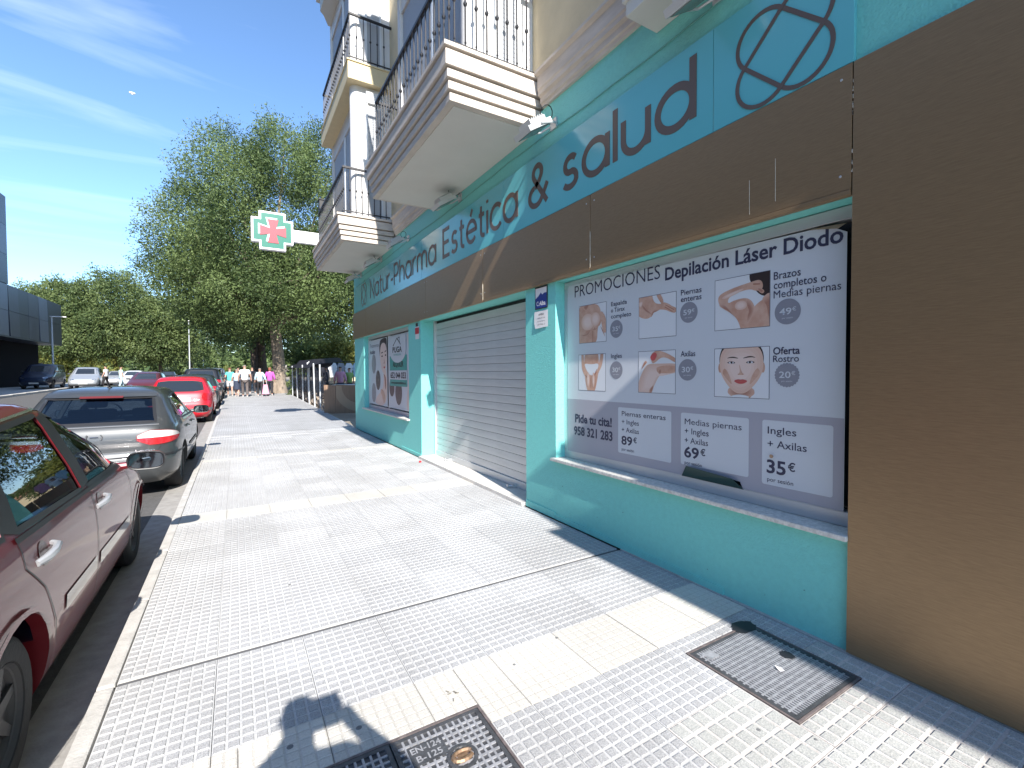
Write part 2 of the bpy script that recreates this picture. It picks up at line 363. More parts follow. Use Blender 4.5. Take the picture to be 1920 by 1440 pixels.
# ------------------------------------------------------------ shop sign
sign = thing('shop_sign', 'long turquoise-blue shop sign lettered Natur-Pharma Estética & salud', 'sign', (D, 7, SL))
SX = D - .030
for a, b in ((1.166, 1.98), (1.984, 4.78), (4.784, 7.6), (7.604, 10.3), (10.304, 12.74)):
    m = MB(); m.box(SX, D - .002, a, b, SL, 3.765); m.build('sign_panel', M['signblue'], sign, bev=.002)
def arc(cx, cy, rx, ry, a0, a1, n=20): return [(cx + rx * math.cos(math.radians(a0 + (a1 - a0) * i / n)), cy + ry * math.sin(math.radians(a0 + (a1 - a0) * i / n))) for i in range(n + 1)]
r = .5
GL = {   # width, strokes ; x-height = 1, cap = 1.45 ; unit = x-height
 'N': (1.05, [[(.0, 0), (.0, 1.45), (1.05, 0), (1.05, 1.45)]]), 'P': (.88, [[(0, 0), (0, 1.42), (.45, 1.42)] + arc(.45, 1.02, .42, .40, 90, -90, 12) + [(0, .62)]]),
 'E': (.80, [[(.8, .03), (0, .03), (0, 1.42), (.8, 1.42)], [(0, .75), (.7, .75)]]),
 'a': (1.0, [arc(.5, .5, .5, .5, 0, 360, 28), [(1.0, 0), (1.0, 1.0)]]), 'd': (1.0, [arc(.5, .5, .5, .5, 0, 360, 28), [(1.0, 0), (1.0, 1.5)]]),
 't': (.5, [[(.2, 1.35), (.2, .25)] + arc(.42, .22, .22, .2, 180, 270, 6) + [(.52, .02)], [(0, .97), (.5, .97)]]),
 'u': (.84, [[(0, 1.0), (0, .42)] + arc(.42, .42, .42, .42, 180, 360, 16) + [(.84, 1.0)], [(.84, .42), (.84, 0)]]),
 'r': (.48, [[(0, 0), (0, 1.0)], [(0, .55)] + arc(.42, .55, .42, .44, 180, 78, 10)]),
 '-': (.42, [[(0, .5), (.42, .5)]]), 'h': (.84, [[(0, 0), (0, 1.5)], [(0, .55)] + arc(.42, .57, .42, .42, 180, 0, 16) + [(.84, 0)]]),
 'm': (1.44, [[(0, 0), (0, 1.0)], [(0, .6)] + arc(.36, .62, .36, .37, 180, 0, 14) + [(.72, 0)], [(.72, .6)] + arc(1.08, .62, .36, .37, 180, 0, 14) + [(1.44, 0)]]),
 's': (.66, [arc(.35, .735, .27, .255, 35, 180, 10) + arc(.35, .70, .27, .22, 180, 250, 5) + arc(.31, .27, .31, .24, 70, -20, 8) + arc(.31, .26, .32, .255, -20, -150, 10)]),
 'e': (.98, [[(.02, .52), (.97, .52)] + arc(.5, .5, .48, .49, 3, 320, 26)]), 'i': (.0, [[(0, 0), (0, 1.0)], [(0, 1.33), (0, 1.45)]]), 'l': (.0, [[(0, 0), (0, 1.5)]]),
 'c': (.84, [arc(.5, .5, .5, .5, 42, 318, 22)]),
 '&': (1.12, [[(1.08, .0), (.33, .95)] + arc(.50, 1.17, .26, .27, 215, -35, 16) + [(.60, .86), (.34, .66)], arc(.40, .35, .39, .34, 105, 315, 18) + [(.86, .30), (1.10, .66)]]),
}
GL['é'] = (GL['e'][0], GL['e'][1] + [[(.42, 1.22), (.62, 1.5)]])
def ribbon(m, pts, wd, x, th, conv):
    n = len(pts); closed = (Vector(pts[0]) - Vector(pts[-1])).length < 1e-4
    L, R_ = [], []
    for i in range(n):
        p = Vector(pts[i])
        if closed: a = Vector(pts[i - 1 if i > 0 else n - 2]); b = Vector(pts[i + 1 if i < n - 1 else 1])
        else: a = Vector(pts[max(i - 1, 0)]); b = Vector(pts[min(i + 1, n - 1)])
        d1 = (p - a); d2 = (b - p)
        if d1.length < 1e-6: d1 = d2
        if d2.length < 1e-6: d2 = d1
        d1.normalize(); d2.normalize(); t = (d1 + d2)
        if t.length < .2: t = d2
        t.normalize(); nn = Vector((-t.y, t.x)); k = 1 / max(.45, nn.dot(Vector((-d1.y, d1.x))))
        L.append(p + nn * wd / 2 * k); R_.append(p - nn * wd / 2 * k)
    vs = [conv(q, x) for q in L] + [conv(q, x) for q in R_] + [conv(q, x + th) for q in L] + [conv(q, x + th) for q in R_]
    fs = []
    for i in range(n - 1):
        fs += [(i, i + 1, n + i + 1, n + i), (2 * n + i, 3 * n + i, 3 * n + i + 1, 2 * n + i + 1), (i, 2 * n + i, 2 * n + i + 1, i + 1), (n + i, n + i + 1, 3 * n + i + 1, 3 * n + i)]
    if not closed: fs += [(0, n, 3 * n, 2 * n), (n - 1, 3 * n - 1, 4 * n - 1, 2 * n - 1)]
    m.add(vs, fs)
def sign_word(txt, yl, yr, z0, xh, wd):
    adv = []; x = 0
    for ch in txt: adv.append(x); x += GL[ch][0] + .30
    tot = x - .30; k = (abs(yl - yr) - wd) / tot
    for j, ch in enumerate(txt):
        m = MB()
        for li, st in enumerate(GL[ch][1]):
            def conv(q, X): return (X - .0008 * (li % 2), yl - wd / 2 - (adv[j] + q[0]) * k, z0 + q[1] * xh)
            # ribbon in metric space: scale points first
            pts = [((adv[j] + p[0]) * k, p[1] * xh) for p in st]
            ribbon(m, pts, wd, SX - .004 - .0008 * li, .0035, lambda q, X: (X, yl - wd / 2 - q[0], z0 + q[1]))
        m.build('letter', M['ink'], sign)
sign_word('Natur-Pharma', 11.12, 6.92, 3.255, .285, .052)
sign_word('Estética', 6.66, 4.45, 3.255, .285, .054)
sign_word('&', 4.24, 3.85, 3.255, .285, .056)
sign_word('salud', 3.64, 2.11, 3.255, .285, .058)
def emblem(cy, cz, s, wd):
    m = MB()
    for k, ang in enumerate((45, -45)):
        st = []; Lh, rr = .32, .16          # stadium: two straight sides joined by half circles
        st += [(-rr, -Lh * .5), (-rr, Lh * .5)] + arc(0, Lh * .5, rr, rr, 180, 0, 18)[1:] + [(rr, -Lh * .5)] + arc(0, -Lh * .5, rr, rr, 0, -180, 18)[1:]
        ca, sa = math.cos(math.radians(ang)), math.sin(math.radians(ang))
        pts = [((p[0] * ca - p[1] * sa) * s, (p[0] * sa + p[1] * ca) * s) for p in st]
        ribbon(m, pts, wd, SX - .004 - .001 * k, .0035, lambda q, X: (X, cy - q[0], cz + q[1]))
    m.build('emblem', M['ink'], sign)
emblem(1.535, 3.38, 1.0, .024); emblem(11.75, 3.45, .95, .03)
# ------------------------------------------------------------ floodlights over the sign
FL = [(1.95, 'nearest floodlight above the emblem end of the sign'), (3.80, 'floodlight beside the wall end of the near balcony, above the word salud'), (6.05, 'floodlight below the far end of the near balcony'),
      (8.35, 'floodlight between the two balconies, above the word Pharma'), (10.2, 'floodlight with a looped cable under the far balcony'), (12.1, 'farthest small floodlight, at the left end of the sign')]
for k, (y, lb) in enumerate(FL):
    t = thing('floodlight', lb, 'floodlight', (D, y, 3.98), group='floodlights above the shop sign')
    R = Matrix.Rotation(math.radians(-32), 3, 'Y')          # faces down and back to the wall
    c = Vector((2.52, y, 3.86))
    m = MB(); m.obox(c, .30, .27, .05, R); m.obox(c + R @ Vector((.02, 0, .045)), .20, .20, .05, R)
    for i in range(7): m.obox(c + R @ Vector((.02 + (i - 3) * .028, 0, .078)), .008, .18, .018, R)
    m.build('housing', mat('lamp_housing', (.55, .56, .56), .45, metal=.2), t, bev=.004)
    m = MB(); m.obox(c + R @ Vector((-.005, 0, -.0285)), .25, .22, .006, R); m.build('glass', M['darkglass'] if False else mat('lamp_glass', (.16, .20, .19), .12, spec=.7), t)
    m = MB(); m.box(D - .02, D - .001, y - .05, y + .05, 3.93, 4.03)
    for s_ in (-.145, .145): m.tube([c + Vector((0, s_, 0)), (2.70, y + s_ * .8, 3.93), (D - .02, y + s_ * .3, 3.97)], .009, 6)
    m.build('bracket', M['alu'], t)
    m = MB(); rr = .05 + .02 * (k % 3)
    pts = [(D - .02, y + .05, 4.0)] + [(2.68 - rr * math.sin(a), y + .03 * math.cos(a), 3.99 + rr * (1 - math.cos(a))) for a in [i * math.pi / 6 for i in range(11)]] + [(2.55, y, 3.9)]
    m.tube(pts, .005, 5); m.build('cable', M['black'], t)
# ------------------------------------------------------------ pharmacy cross
ct = thing('pharmacy_cross', 'green pharmacy cross sign with a red cross, on a white arm beyond the far balcony', 'sign', (D, 12.62, 4.88))
cx, cz, a, b = .81, 4.93, .45, .285
poly = [(-a, -b), (-b, -b), (-b, -a), (b, -a), (b, -b), (a, -b), (a, b), (b, b), (b, a), (-b, a), (-b, b), (-a, b)]
m = MB(); m.prism([(cx + p[0], cz + p[1]) for p in poly], 'y', 12.56, 12.72); m.build('frame', mat('sign_white', (.8, .8, .82), .4), ct)
e_ = .045; q = [(x - math.copysign(e_, x), y - math.copysign(e_, y)) for x, y in poly]
m = MB(); m.prism([(cx + p[0], cz + p[1]) for p in q], 'y', 12.552, 12.559); m.build('green_panel', mat('sign_green', (.012, .16, .115), .4, var=.1, scale=80), ct)
def crosspoly(s, n, e):   # arms flaring outwards
    return [(-n, -n), (-e, -s), (e, -s), (n, -n), (s, -e), (s, e), (n, n), (e, s), (-e, s), (-n, n), (-s, e), (-s, -e)]
m = MB(); m.prism([(cx + p[0] - .02, cz + p[1] + .02) for p in crosspoly(.285, .07, .125)], 'y', 12.548, 12.5515); m.build('cross_outline', mat('sign_white', (.8, .8, .82)), ct)
m = MB(); m.prism([(cx + p[0] + .012, cz + p[1] - .012) for p in crosspoly(.28, .07, .12)], 'y', 12.543, 12.5475); m.build('red_cross', mat('cross_red', (.36, .06, .08), .4), ct)
m = MB(); m.box(cx + a + .001, D - .001, 12.58, 12.70, 4.74, 5.03); m.build('arm', mat('sign_white', (.8, .8, .82)), ct, bev=.006)

# facade cable, screws and weathering
cb = MB(); cb.tube([(D - .008, y, 3.93 + .012 * math.sin(y * 1.7) + .006 * math.sin(y * 7)) for y in [1.2 + i * .35 for i in range(33)]], .005, 5); part(cb, 'facade_cable', mat('painted_cable', (.12, .36, .32), .6))
sm = None
for a, b in ((1.17, 3.215), (3.221, 5.315), (5.321, 7.40), (7.406, 9.5)):
    for y in (a + .05, b - .05):
        for z in (2.52, 3.02):
            if sm is None:
                q = MB(); q.lathe([(0, -.003), (.006, -.002), (.007, 0)], (FX, y, z), 'x', 8); o = part(q, 'screw', M['alu']); sm = (o.data, y, z)
            else: o = bpy.data.objects.new('screw', sm[0]); C.objects.link(o); o.parent = bld; o.location = (0, y - sm[1], z - sm[2])
stn = mat('rust_streak', (.36, .25, .17), .8)
for k in range(14):
    y = random.uniform(4.2, 6.8); q = MB(); hgt = random.uniform(.03, .09); q.add([(1.679, y, 4.50), (1.679, y + random.uniform(.006, .02), 4.50), (1.679, y + .008, 4.50 - hgt * .0 - .04)], [(0, 1, 2)]); part(q, 'drip_stain', stn)
crk = mat('scuff_mark', (.10, .27, .25), .8)
for k in range(26):
    y = random.choice([random.uniform(1.3, 4.3), random.uniform(7.8, 12.5)]); z = random.uniform(.03, .5) ; q = MB(); w_ = random.uniform(.004, .02)
    q.add([(D - .0012, y, z), (D - .0012, y + w_, z + random.uniform(-.01, .01)), (D - .0012, y + w_ * .6, z + random.uniform(.003, .012))], [(0, 1, 2)]); part(q, 'scuff', crk)
# ------------------------------------------------------------ ground
def sheet(name, pts, m, z=None, kind='structure', parent=None):
    """strip of quads following gz(); pts = (x0, x1, y0, y1, dz)"""
    x0, x1, y0, y1, dz = pts; mb = MB()
    ys = [y0] + [y for y in (12, 20, 30, 40, 50.5) if y0 < y < y1] + [y1]
    for a, b in zip(ys[:-1], ys[1:]): mb.add([(x0, a, gz(a) + dz), (x1, a, gz(a) + dz), (x1, b, gz(b) + dz), (x0, b, gz(b) + dz)], [(0, 1, 2, 3)])
    return tag(mb.build(name, m, parent, fix=True), kind=kind)
asph = mat('asphalt', (.105, .102, .10), .85, var=.22, scale=18, bump=.5, bscale=120)
earth = mat('earth', (.30, .25, .19), .9, var=.3, scale=.8, bump=.3, bscale=6)
gutter_m = mat('gutter_concrete', (.33, .315, .295), .8, var=.2, scale=9, bump=.3, bscale=70)
kerb_m = mat('kerb_concrete', (.50, .48, .45), .75, var=.18, scale=12, bump=.3, bscale=80)
sheet('ground', (-600, 600, -60, 1500, -.20), earth)
sheet('road', (-11.2, -.86, -40, 300, -.13), asph)
sheet('gutter', (-.858, -.60, -40, 120, -.124), gutter_m)
sheet('side_ground', (2.79, 60, 13.0, 300, -.06), earth)
far_pave = mat('far_pavement', (.50, .48, .45), .8, var=.15, scale=3)
sheet('far_sidewalk', (-60, -11.2, -40, 300, -.01), far_pave)
mb = MB()
for a in range(-6, 50): 
    y0, y1 = a * 2.0, a * 2.0 + 1.99; mb.box(-11.35, -11.2, y0, y1, gz(y0) - .13, gz(y0) + .005)
tag(mb.build('far_kerb', kerb_m), kind='structure')
# white line between parking row and lane
wl_m = mat('road_paint', (.62, .61, .58), .7, var=.25, scale=30)
mb = MB()
for i in range(16): y = 9.0 + i * 5.5; mb.add([(-2.9, y, gz(y) - .126), (-2.8, y, gz(y) - .126), (-2.8, y + 1.6, gz(y + 1.6) - .126), (-2.9, y + 1.6, gz(y + 1.6) - .126)], [(0, 1, 2, 3)])
tag(mb.build('road_marking', wl_m), kind='structure')
# kerb of single stones
kerb = bpy.data.objects.new('kerb', None); C.objects.link(kerb); tag(kerb, kind='structure')
ks = None
for i in range(-4, 44):
    y = -.13 + i * 1.0
    if ks is None:
        q = MB(); q.box(-.598, -.525, 0, .994, -.20, 0.0); o = q.build('kerb_stone', kerb_m, kerb, bev=.012); ks = o.data
    else: o = bpy.data.objects.new('kerb_stone', ks); C.objects.link(o); o.parent = kerb
    o.location = (random.uniform(-.003, .003), y, gz(y) + random.uniform(-.003, .002)); o.rotation_euler = (math.atan(.013) if y > 12 else 0, 0, random.uniform(-.002, .002))
# pavement of single relief tiles
pav = bpy.data.objects.new('pavement', None); C.objects.link(pav); tag(pav, kind='structure')
def speckle(name, ca, cb, cc, sc):
    m = bpy.data.materials.new(name); m.use_nodes = True; t = m.node_tree; b = t.nodes['Principled BSDF']; b.inputs['Roughness'].default_value = .78; b.inputs['Specular IOR Level'].default_value = .35
    g = t.nodes.new('ShaderNodeNewGeometry'); n = t.nodes.new('ShaderNodeTexNoise'); n.inputs['Scale'].default_value = sc; n.inputs['Detail'].default_value = 3; n.inputs['Roughness'].default_value = .7
    n2 = t.nodes.new('ShaderNodeTexNoise'); n2.inputs['Scale'].default_value = 1.1; n2.inputs['Detail'].default_value = 8; n2.inputs['Roughness'].default_value = .65
    t.links.new(g.outputs['Position'], n.inputs[0]); t.links.new(g.outputs['Position'], n2.inputs[0])
    r = t.nodes.new('ShaderNodeValToRGB'); r.color_ramp.elements[0].position = .38; r.color_ramp.elements[1].position = .62
    r.color_ramp.elements[0].color = (*ca, 1); r.color_ramp.elements[1].color = (*cb, 1); t.links.new(n.outputs[0], r.inputs[0])
    r2 = t.nodes.new('ShaderNodeValToRGB'); r2.color_ramp.elements[0].position = .35; r2.color_ramp.elements[1].position = .7
    r2.color_ramp.elements[0].color = (*cc, 1); r2.color_ramp.elements[1].color = (1, 1, 1, 1); t.links.new(n2.outputs[0], r2.inputs[0])
    oi = t.nodes.new('ShaderNodeObjectInfo'); mr = t.nodes.new('ShaderNodeMapRange'); mr.inputs[3].default_value = .90; mr.inputs[4].default_value = 1.04
    t.links.new(oi.outputs['Random'], mr.inputs[0])
    mu = t.nodes.new('ShaderNodeMixRGB'); mu.blend_type = 'MULTIPLY'; mu.inputs[0].default_value = 1; t.links.new(r.outputs[0], mu.inputs[1]); t.links.new(r2.outputs[0], mu.inputs[2])
    mu2 = t.nodes.new('ShaderNodeMixRGB'); mu2.blend_type = 'MULTIPLY'; mu2.inputs[0].default_value = 1; t.links.new(mu.outputs[0], mu2.inputs[1]); t.links.new(mr.outputs[0], mu2.inputs[2])
    t.links.new(mu2.outputs[0], b.inputs['Base Color'])
    bp = t.nodes.new('ShaderNodeBump'); bp.inputs['Strength'].default_value = .35; bp.inputs['Distance'].default_value = .002; t.links.new(n.outputs[0], bp.inputs['Height']); t.links.new(bp.outputs[0], b.inputs['Normal'])
    return m
GRAY = [speckle('tile_pad_grey', (.31, .31, .315), (.53, .53, .53), (.80, .79, .78), 160), speckle('tile_groove', (.52, .52, .52), (.64, .64, .635), (.74, .73, .72), 90)]
CREAM = [speckle('tile_pad_cream', (.53, .51, .465), (.63, .61, .56), (.86, .85, .84), 120), speckle('tile_groove_cream', (.47, .45, .41), (.57, .55, .51), (.82, .8, .78), 90)]
BEIGE = [speckle('tile_pad_beige', (.36, .37, .36), (.58, .58, .55), (.80, .78, .76), 140), speckle('tile_groove_beige', (.58, .55, .52), (.70, .67, .64), (.80, .77, .75), 90)]
TM = {}
def tile_mesh(w, h, nx, ny, mats, key, gw=.010, dp=.004):
    k = (round(w, 3), round(h, 3), nx, ny, key)
    if k in TM: return TM[k]
    m = MB(); g = .0014
    m.box(g, w - g, g, h - g, -.03, -dp, 1)
    cw, ch = (w - 2 * g) / nx, (h - 2 * g) / ny
    for i in range(nx):
        for j in range(ny):
            x0 = g + i * cw + gw / 2; x1 = g + (i + 1) * cw - gw / 2; y0 = g + j * ch + gw / 2; y1 = g + (j + 1) * ch - gw / 2; s = .0025
            m.add([(x0, y0, -dp), (x1, y0, -dp), (x1, y1, -dp), (x0, y1, -dp), (x0 + s, y0 + s, 0), (x1 - s, y0 + s, 0), (x1 - s, y1 - s, 0), (x0 + s, y1 - s, 0)],
                  [(4, 5, 6, 7), (0, 1, 5, 4), (1, 2, 6, 5), (2, 3, 7, 6), (3, 0, 4, 7)], 0)
    o = m.build('paving_tile', mats, None, local=True); TM[k] = o.data; bpy.data.objects.remove(o)
    return TM[k]
xs = [-.522 + .411 * i for i in range(8)] + [2.755]
rows = []                                  # (y0, y1, kind)
y = 2.545
for k, kd in enumerate(('g', 'c', 'g', 'g', 'g', 'g', 'g')):
    rows.append((y - .413, y, kd)); y -= .413
rows.append((2.545, 2.852, 'g'))
rows += [(2.885 + i * .385, 2.885 + (i + 1) * .385, 'g') for i in range(7)]
rows.append((5.58, 5.965, 'w'))
rows += [(5.965 + i * .4, 5.965 + (i + 1) * .4, 'g') for i in range(8)] + [(9.165, 9.40, 'g'), (9.40, 9.56, 'w')]
y = 9.575
while y < 13.2: rows.append((y, y + .41, 'g')); y += .41
YT = y
MH = [(2.03, 2.60, 1.03, 1.61), (-.02, .915, .95, 1.845)]      # holes for the two covers
ntile = 0
for (y0, y1, kd) in rows:
    for i in range(len(xs) - 1):
        x0, x1 = xs[i], xs[i + 1]; w, h = x1 - x0, y1 - y0
        k2 = kd
        if kd == 'g' and y1 < 1.35 and x0 > 1.5: k2 = 'b'
        nx = max(1, round(w / .0514)); ny = max(1, round(h / .0514)); mats = GRAY; gw, dp = .010, .004
        if k2 == 'c': mats = CREAM; gw, dp = .007, .002
        if k2 == 'w': mats = CREAM; nx = 1; ny = 1; gw = .004; dp = .003
        if k2 == 'b': mats = BEIGE; nx = 6; ny = max(1, round(h / .082)) ; gw = .014
        if y0 > 9.5: ny = max(1, round(h / .1)); nx = max(1, round(w / .05))
        ov = [q for q in MH if x0 < q[1] - .01 and x1 > q[0] + .01 and y0 < q[3] - .01 and y1 > q[2] + .01]
        pieces = [(x0, x1, y0, y1)]
        for q in ov:
            np_ = []
            for (a, b, c, d) in pieces:
                if a < q[0]: np_.append((a, q[0], c, d))
                if b > q[1]: np_.append((q[1], b, c, d))
                aa, bb = max(a, q[0]), min(b, q[1])
                if c < q[2]: np_.append((aa, bb, c, q[2]))
                if d > q[3]: np_.append((aa, bb, q[3], d))
            pieces = [p for p in np_ if p[1] - p[0] > .02 and p[3] - p[2] > .02]
        for (a, b, c, d) in pieces:
            nnx = max(1, round((b - a) / w * nx)); nny = max(1, round((d - c) / h * ny))
            o = bpy.data.objects.new('paving_tile', tile_mesh(b - a, d - c, nnx, nny, mats, k2, gw, dp)); C.objects.link(o); o.parent = pav
            o.location = (a, c, gz(c) + random.uniform(-.0012, .0012)); o.rotation_euler = (random.uniform(-.0015, .0015), random.uniform(-.0015, .0015), 0); ntile += 1
print('TILES', ntile)
# bed below the tiles
mb = MB(); mb.box(-.524, D - .003, -8, 13.3, -.16, -.031); mb.box(-.524, D - .003, -8, rows[6][0] - .003, -.0305, -.002); mb.box(-.523, 2.752, 2.886, 13.2, -.0305, -.009)
tag(mb.build('mortar_bed', mat('joint_mortar', (.45, .44, .42), .9, var=.2), pav), kind=None)
mb = MB(); mb.box(-.52, 2.75, 2.853, 2.884, -.030, -.010); mb.build('expansion_joint', mat('joint_tar', (.10, .10, .105), .8), pav)
mb = MB(); mb.box(-.52, 2.75, 9.561, 9.574, -.030, -.006); mb.build('thin_joint', mat('joint_tar', (.1, .1, .105)), pav)
# beyond: tiles too small to pick apart, joined
mb = MB(); y = YT
while y < 44:
    h = .41
    for i in range(len(xs) - 1):
        for j in range(8):
            a = xs[i] + .003 + j * .0506; b = a + .041
            mb.add([(a, y + .01, gz(y) + 0), (b, y + .01, gz(y)), (b, y + h - .01, gz(y + h)), (a, y + h - .01, gz(y + h))], [(0, 1, 2, 3)])
    y += h
o = mb.build('far_paving_tiles', GRAY[0], pav); o['kind'] = 'stuff'
sheet('far_mortar', (-.524, 2.79, YT - .01, 44, -.004), GRAY[1], kind=None, parent=None)['kind'] = 'structure'
sheet('pavement_beyond', (-.524, 3.2, 44, 200, -.002), far_pave)
# drain channel strips and dark marks
for k, (x, yy) in enumerate(((.45, 18.3), (-.3, 17.4), (.3, 16.6))):
    pass
# ------------------------------------------------------------ manhole covers
iron = mat('cast_iron', (.105, .107, .115), .5, metal=.45, var=.35, scale=14, bump=.3, bscale=90)
ironl = mat('cast_iron_rib', (.40, .40, .42), .42, metal=.3, var=.3, scale=30)
rust = mat('rusty_frame', (.17, .14, .135), .7, metal=.2, var=.4, scale=30)
def cover(x0, x1, y0, y1, splits, nx, ny, name, label, rib=None, deep=.006):
    t = thing(name, label, 'manhole cover', ((x0 + x1) / 2, (y0 + y1) / 2, 0))
    m = MB(); f = .011
    m.box(x0, x1, y0, y0 + f, -.06, .001); m.box(x0, x1, y1 - f, y1, -.06, .001); m.box(x0, x0 + f, y0 + f, y1 - f, -.06, .001); m.box(x1 - f, x1, y0 + f, y1 - f, -.06, .001); m.box(x0 + f, x1 - f, y0 + f, y1 - f, -.06, -.05)
    m.build('frame', rust, t)
    ed = [x0 + f] + splits + [x1 - f]
    for a, b in zip(ed[:-1], ed[1:]):
        a += .003; b -= .003; c, d = y0 + f + .003, y1 - f - .003
        m = MB(); m.box(a, b, c, d, -.045, -deep); e = .018
        m.box(a, b, c, c + e, -deep, 0); m.box(a, b, d - e, d, -deep, 0); m.box(a, a + e, c + e, d - e, -deep, 0); m.box(b - e, b, c + e, d - e, -deep, 0)
        l = m.build('lid', iron, t)
        m = MB(); W_, H_ = b - a - 2 * e, d - c - 2 * e; k1 = max(2, round(nx * (b - a) / (x1 - x0))); rw = .0045
        for i in range(1, k1): xx = a + e + W_ * i / k1; m.box(xx - rw, xx + rw, c + e, d - e, -deep, -.0004)
        for i in range(1, ny): yy = c + e + H_ * i / ny; m.box(a + e, b - e, yy - rw, yy + rw, -deep, -.0008)
        o = m.build('rib_grid', ironl, l, local=False); o['kind'] = 'stuff'
    return t
c1 = cover(2.032, 2.598, 1.032, 1.608, [], 32, 17, 'manhole_cover', 'dark cast iron inspection cover right beside the turquoise wall', deep=.003)
m = MB(); m.box(2.10, 2.16, 1.50, 1.56, -.003, .0012); m.build('label_plate', ironl, c1)
c2 = cover(-.018, .913, .952, 1.843, [.505], 30, 26, 'manhole_cover', 'two-lid cast iron grid cover by the shadow of the photographer')
def flat_word(txt, x0, x1, y0, y1, z, m, parent):
    me = text_mesh(txt, .02); n = len(me.vertices); co = np.empty(n * 3); me.vertices.foreach_get('co', co); co = co.reshape(-1, 3); off = root_off(parent)
    a, b = co[:, 0].min(), co[:, 0].max(); sx = (x1 - x0) / (b - a); sy = (y1 - y0) / .69
    new = np.c_[x0 + (co[:, 0] - a) * sx - off.x, y0 + co[:, 1] * sy - off.y, np.full(n, z - off.z)]
    me.vertices.foreach_set('co', new.ravel()); me.materials.append(m); me.update(); o = bpy.data.objects.new('lettering', me); C.objects.link(o); o.parent = parent
m = MB(); m.box(.555, .70, 1.665, 1.765, -.006, .0003); m.build('name_plate', iron, c2)
flat_word('EN-124', .565, .69, 1.725, 1.755, .0012, ironl, c2); flat_word('B-125', .575, .68, 1.678, 1.708, .0012, ironl, c2)
m = MB(); m.lathe([(.0, -.006), (.062, -.006), (.062, .003), (.048, .004), (.046, -.002), (0, -.002)], (.735, 1.62, 0), 'z', 20); m.build('lock_rim', iron, c2, smooth=True)
m = MB(); m.tube([(.735 + .04 * math.cos(a), 1.62 + .022 * math.sin(a), .004) for a in [i * math.pi / 8 + .3 for i in range(15)]], .009, 6); m.box(.715, .755, 1.612, 1.628, -.002, .005); m.build('lock_pin', mat('brass', (.42, .27, .17), .4, metal=.7, var=.3, scale=40), c2)
# litter, gum and stains
gum = mat('gum', (.16, .16, .16), .8)
for k, (x, yy, r) in enumerate(((.16, 2.02, .014), (.05, 1.80, .009), (.42, 1.98, .013), (1.53, 2.08, .010), (1.2, 2.0, .008), (.9, 3.3, .008), (1.7, 3.9, .007), (.3, 3.6, .009), (1.1, 2.2, .006), (1.85, 1.1, .010), (2.0, .95, .007))):
    m = MB(); m.lathe([(0, .0022), (r * .7, .0022), (r, .0003)], (x, yy, 0), 'z', 9)
    o = m.build('gum_spot', gum, pav)
t = thing('dry_leaf', 'small dry leaf fragments lying on the cream tiles by the two-lid cover', 'leaf', (.84, 1.95, .003))
m = MB()
for k in range(6): 
    a = random.uniform(0, 6.3); c = Vector((.84 + random.uniform(-.03, .04), 1.95 + random.uniform(-.05, .04), .004)); m.obox(c, .018, .004, .003, Matrix.Rotation(a, 3, 'Z'))
o = m.build('fragment', mat('drybrown', (.22, .2, .17), .8), t); o['kind'] = 'stuff'
t = thing('paper_scrap', 'torn white paper scrap on the iron cover beside the wall', 'litter', (2.32, 1.27, .002))
m = MB(); m.add([(2.30, 1.26, .003), (2.325, 1.25, .006), (2.34, 1.275, .002), (2.318, 1.30, .009)], [(0, 1, 2, 3)]); m.build('scrap', M['paper'], t)
for k, (x, yy, r, ry) in enumerate(((2.53, 1.60, .075, .05), (2.47, 1.32, .03, .03))):
    m = MB(); n = 26; pts = [(x + (r * (1 + .25 * random.random())) * math.cos(i * 2 * math.pi / n), yy + ry * (1 + .3 * random.random()) * math.sin(i * 2 * math.pi / n), .0022) for i in range(n)]
    m.add(pts, [tuple(range(n))]); m.build('wet_stain', mat('stain', (.02, .02, .024), .5), pav)
m = MB(); m.box(2.758, 2.779, -.5, 2.85, -.03, .004); m.build('wall_joint', mat('joint_mortar', (.45, .44, .42)), pav)
m = MB(); m.lathe([(0, 0), (.02, 0), (.024, .02), (.012, .03), (0, .03)], (2.62, 7.4, 0), 'z', 8)
o = m.build('bottle_cap', M['red']); tag(o, 'tiny red bottle cap on the pavement by the shutter threshold', 'litter')
# ------------------------------------------------------------ large promotional poster
PX = D + .108
pt = thing('promotional_poster', 'large white hair-removal price poster filling the near shop window', 'poster', (PX, 2.5, .7))
def rect(name, x, y0, y1, z0, z1, m, parent, rnd=0):
    mb = MB()
    if rnd:
        pts = [];
        for cx_, cz_, a0 in ((y1 - rnd, z1 - rnd, 0), (y0 + rnd, z1 - rnd, 90), (y0 + rnd, z0 + rnd, 180), (y1 - rnd, z0 + rnd, 270)): pts += arc(cx_, cz_, rnd, rnd, a0, a0 + 90, 5)
        mb.add([(x, p[0], p[1]) for p in pts], [tuple(range(len(pts)))])
    else: mb.add([(x, y0, z0), (x, y1, z0), (x, y1, z1), (x, y0, z1)], [(0, 1, 2, 3)])
    return mb.build(name, m, parent)
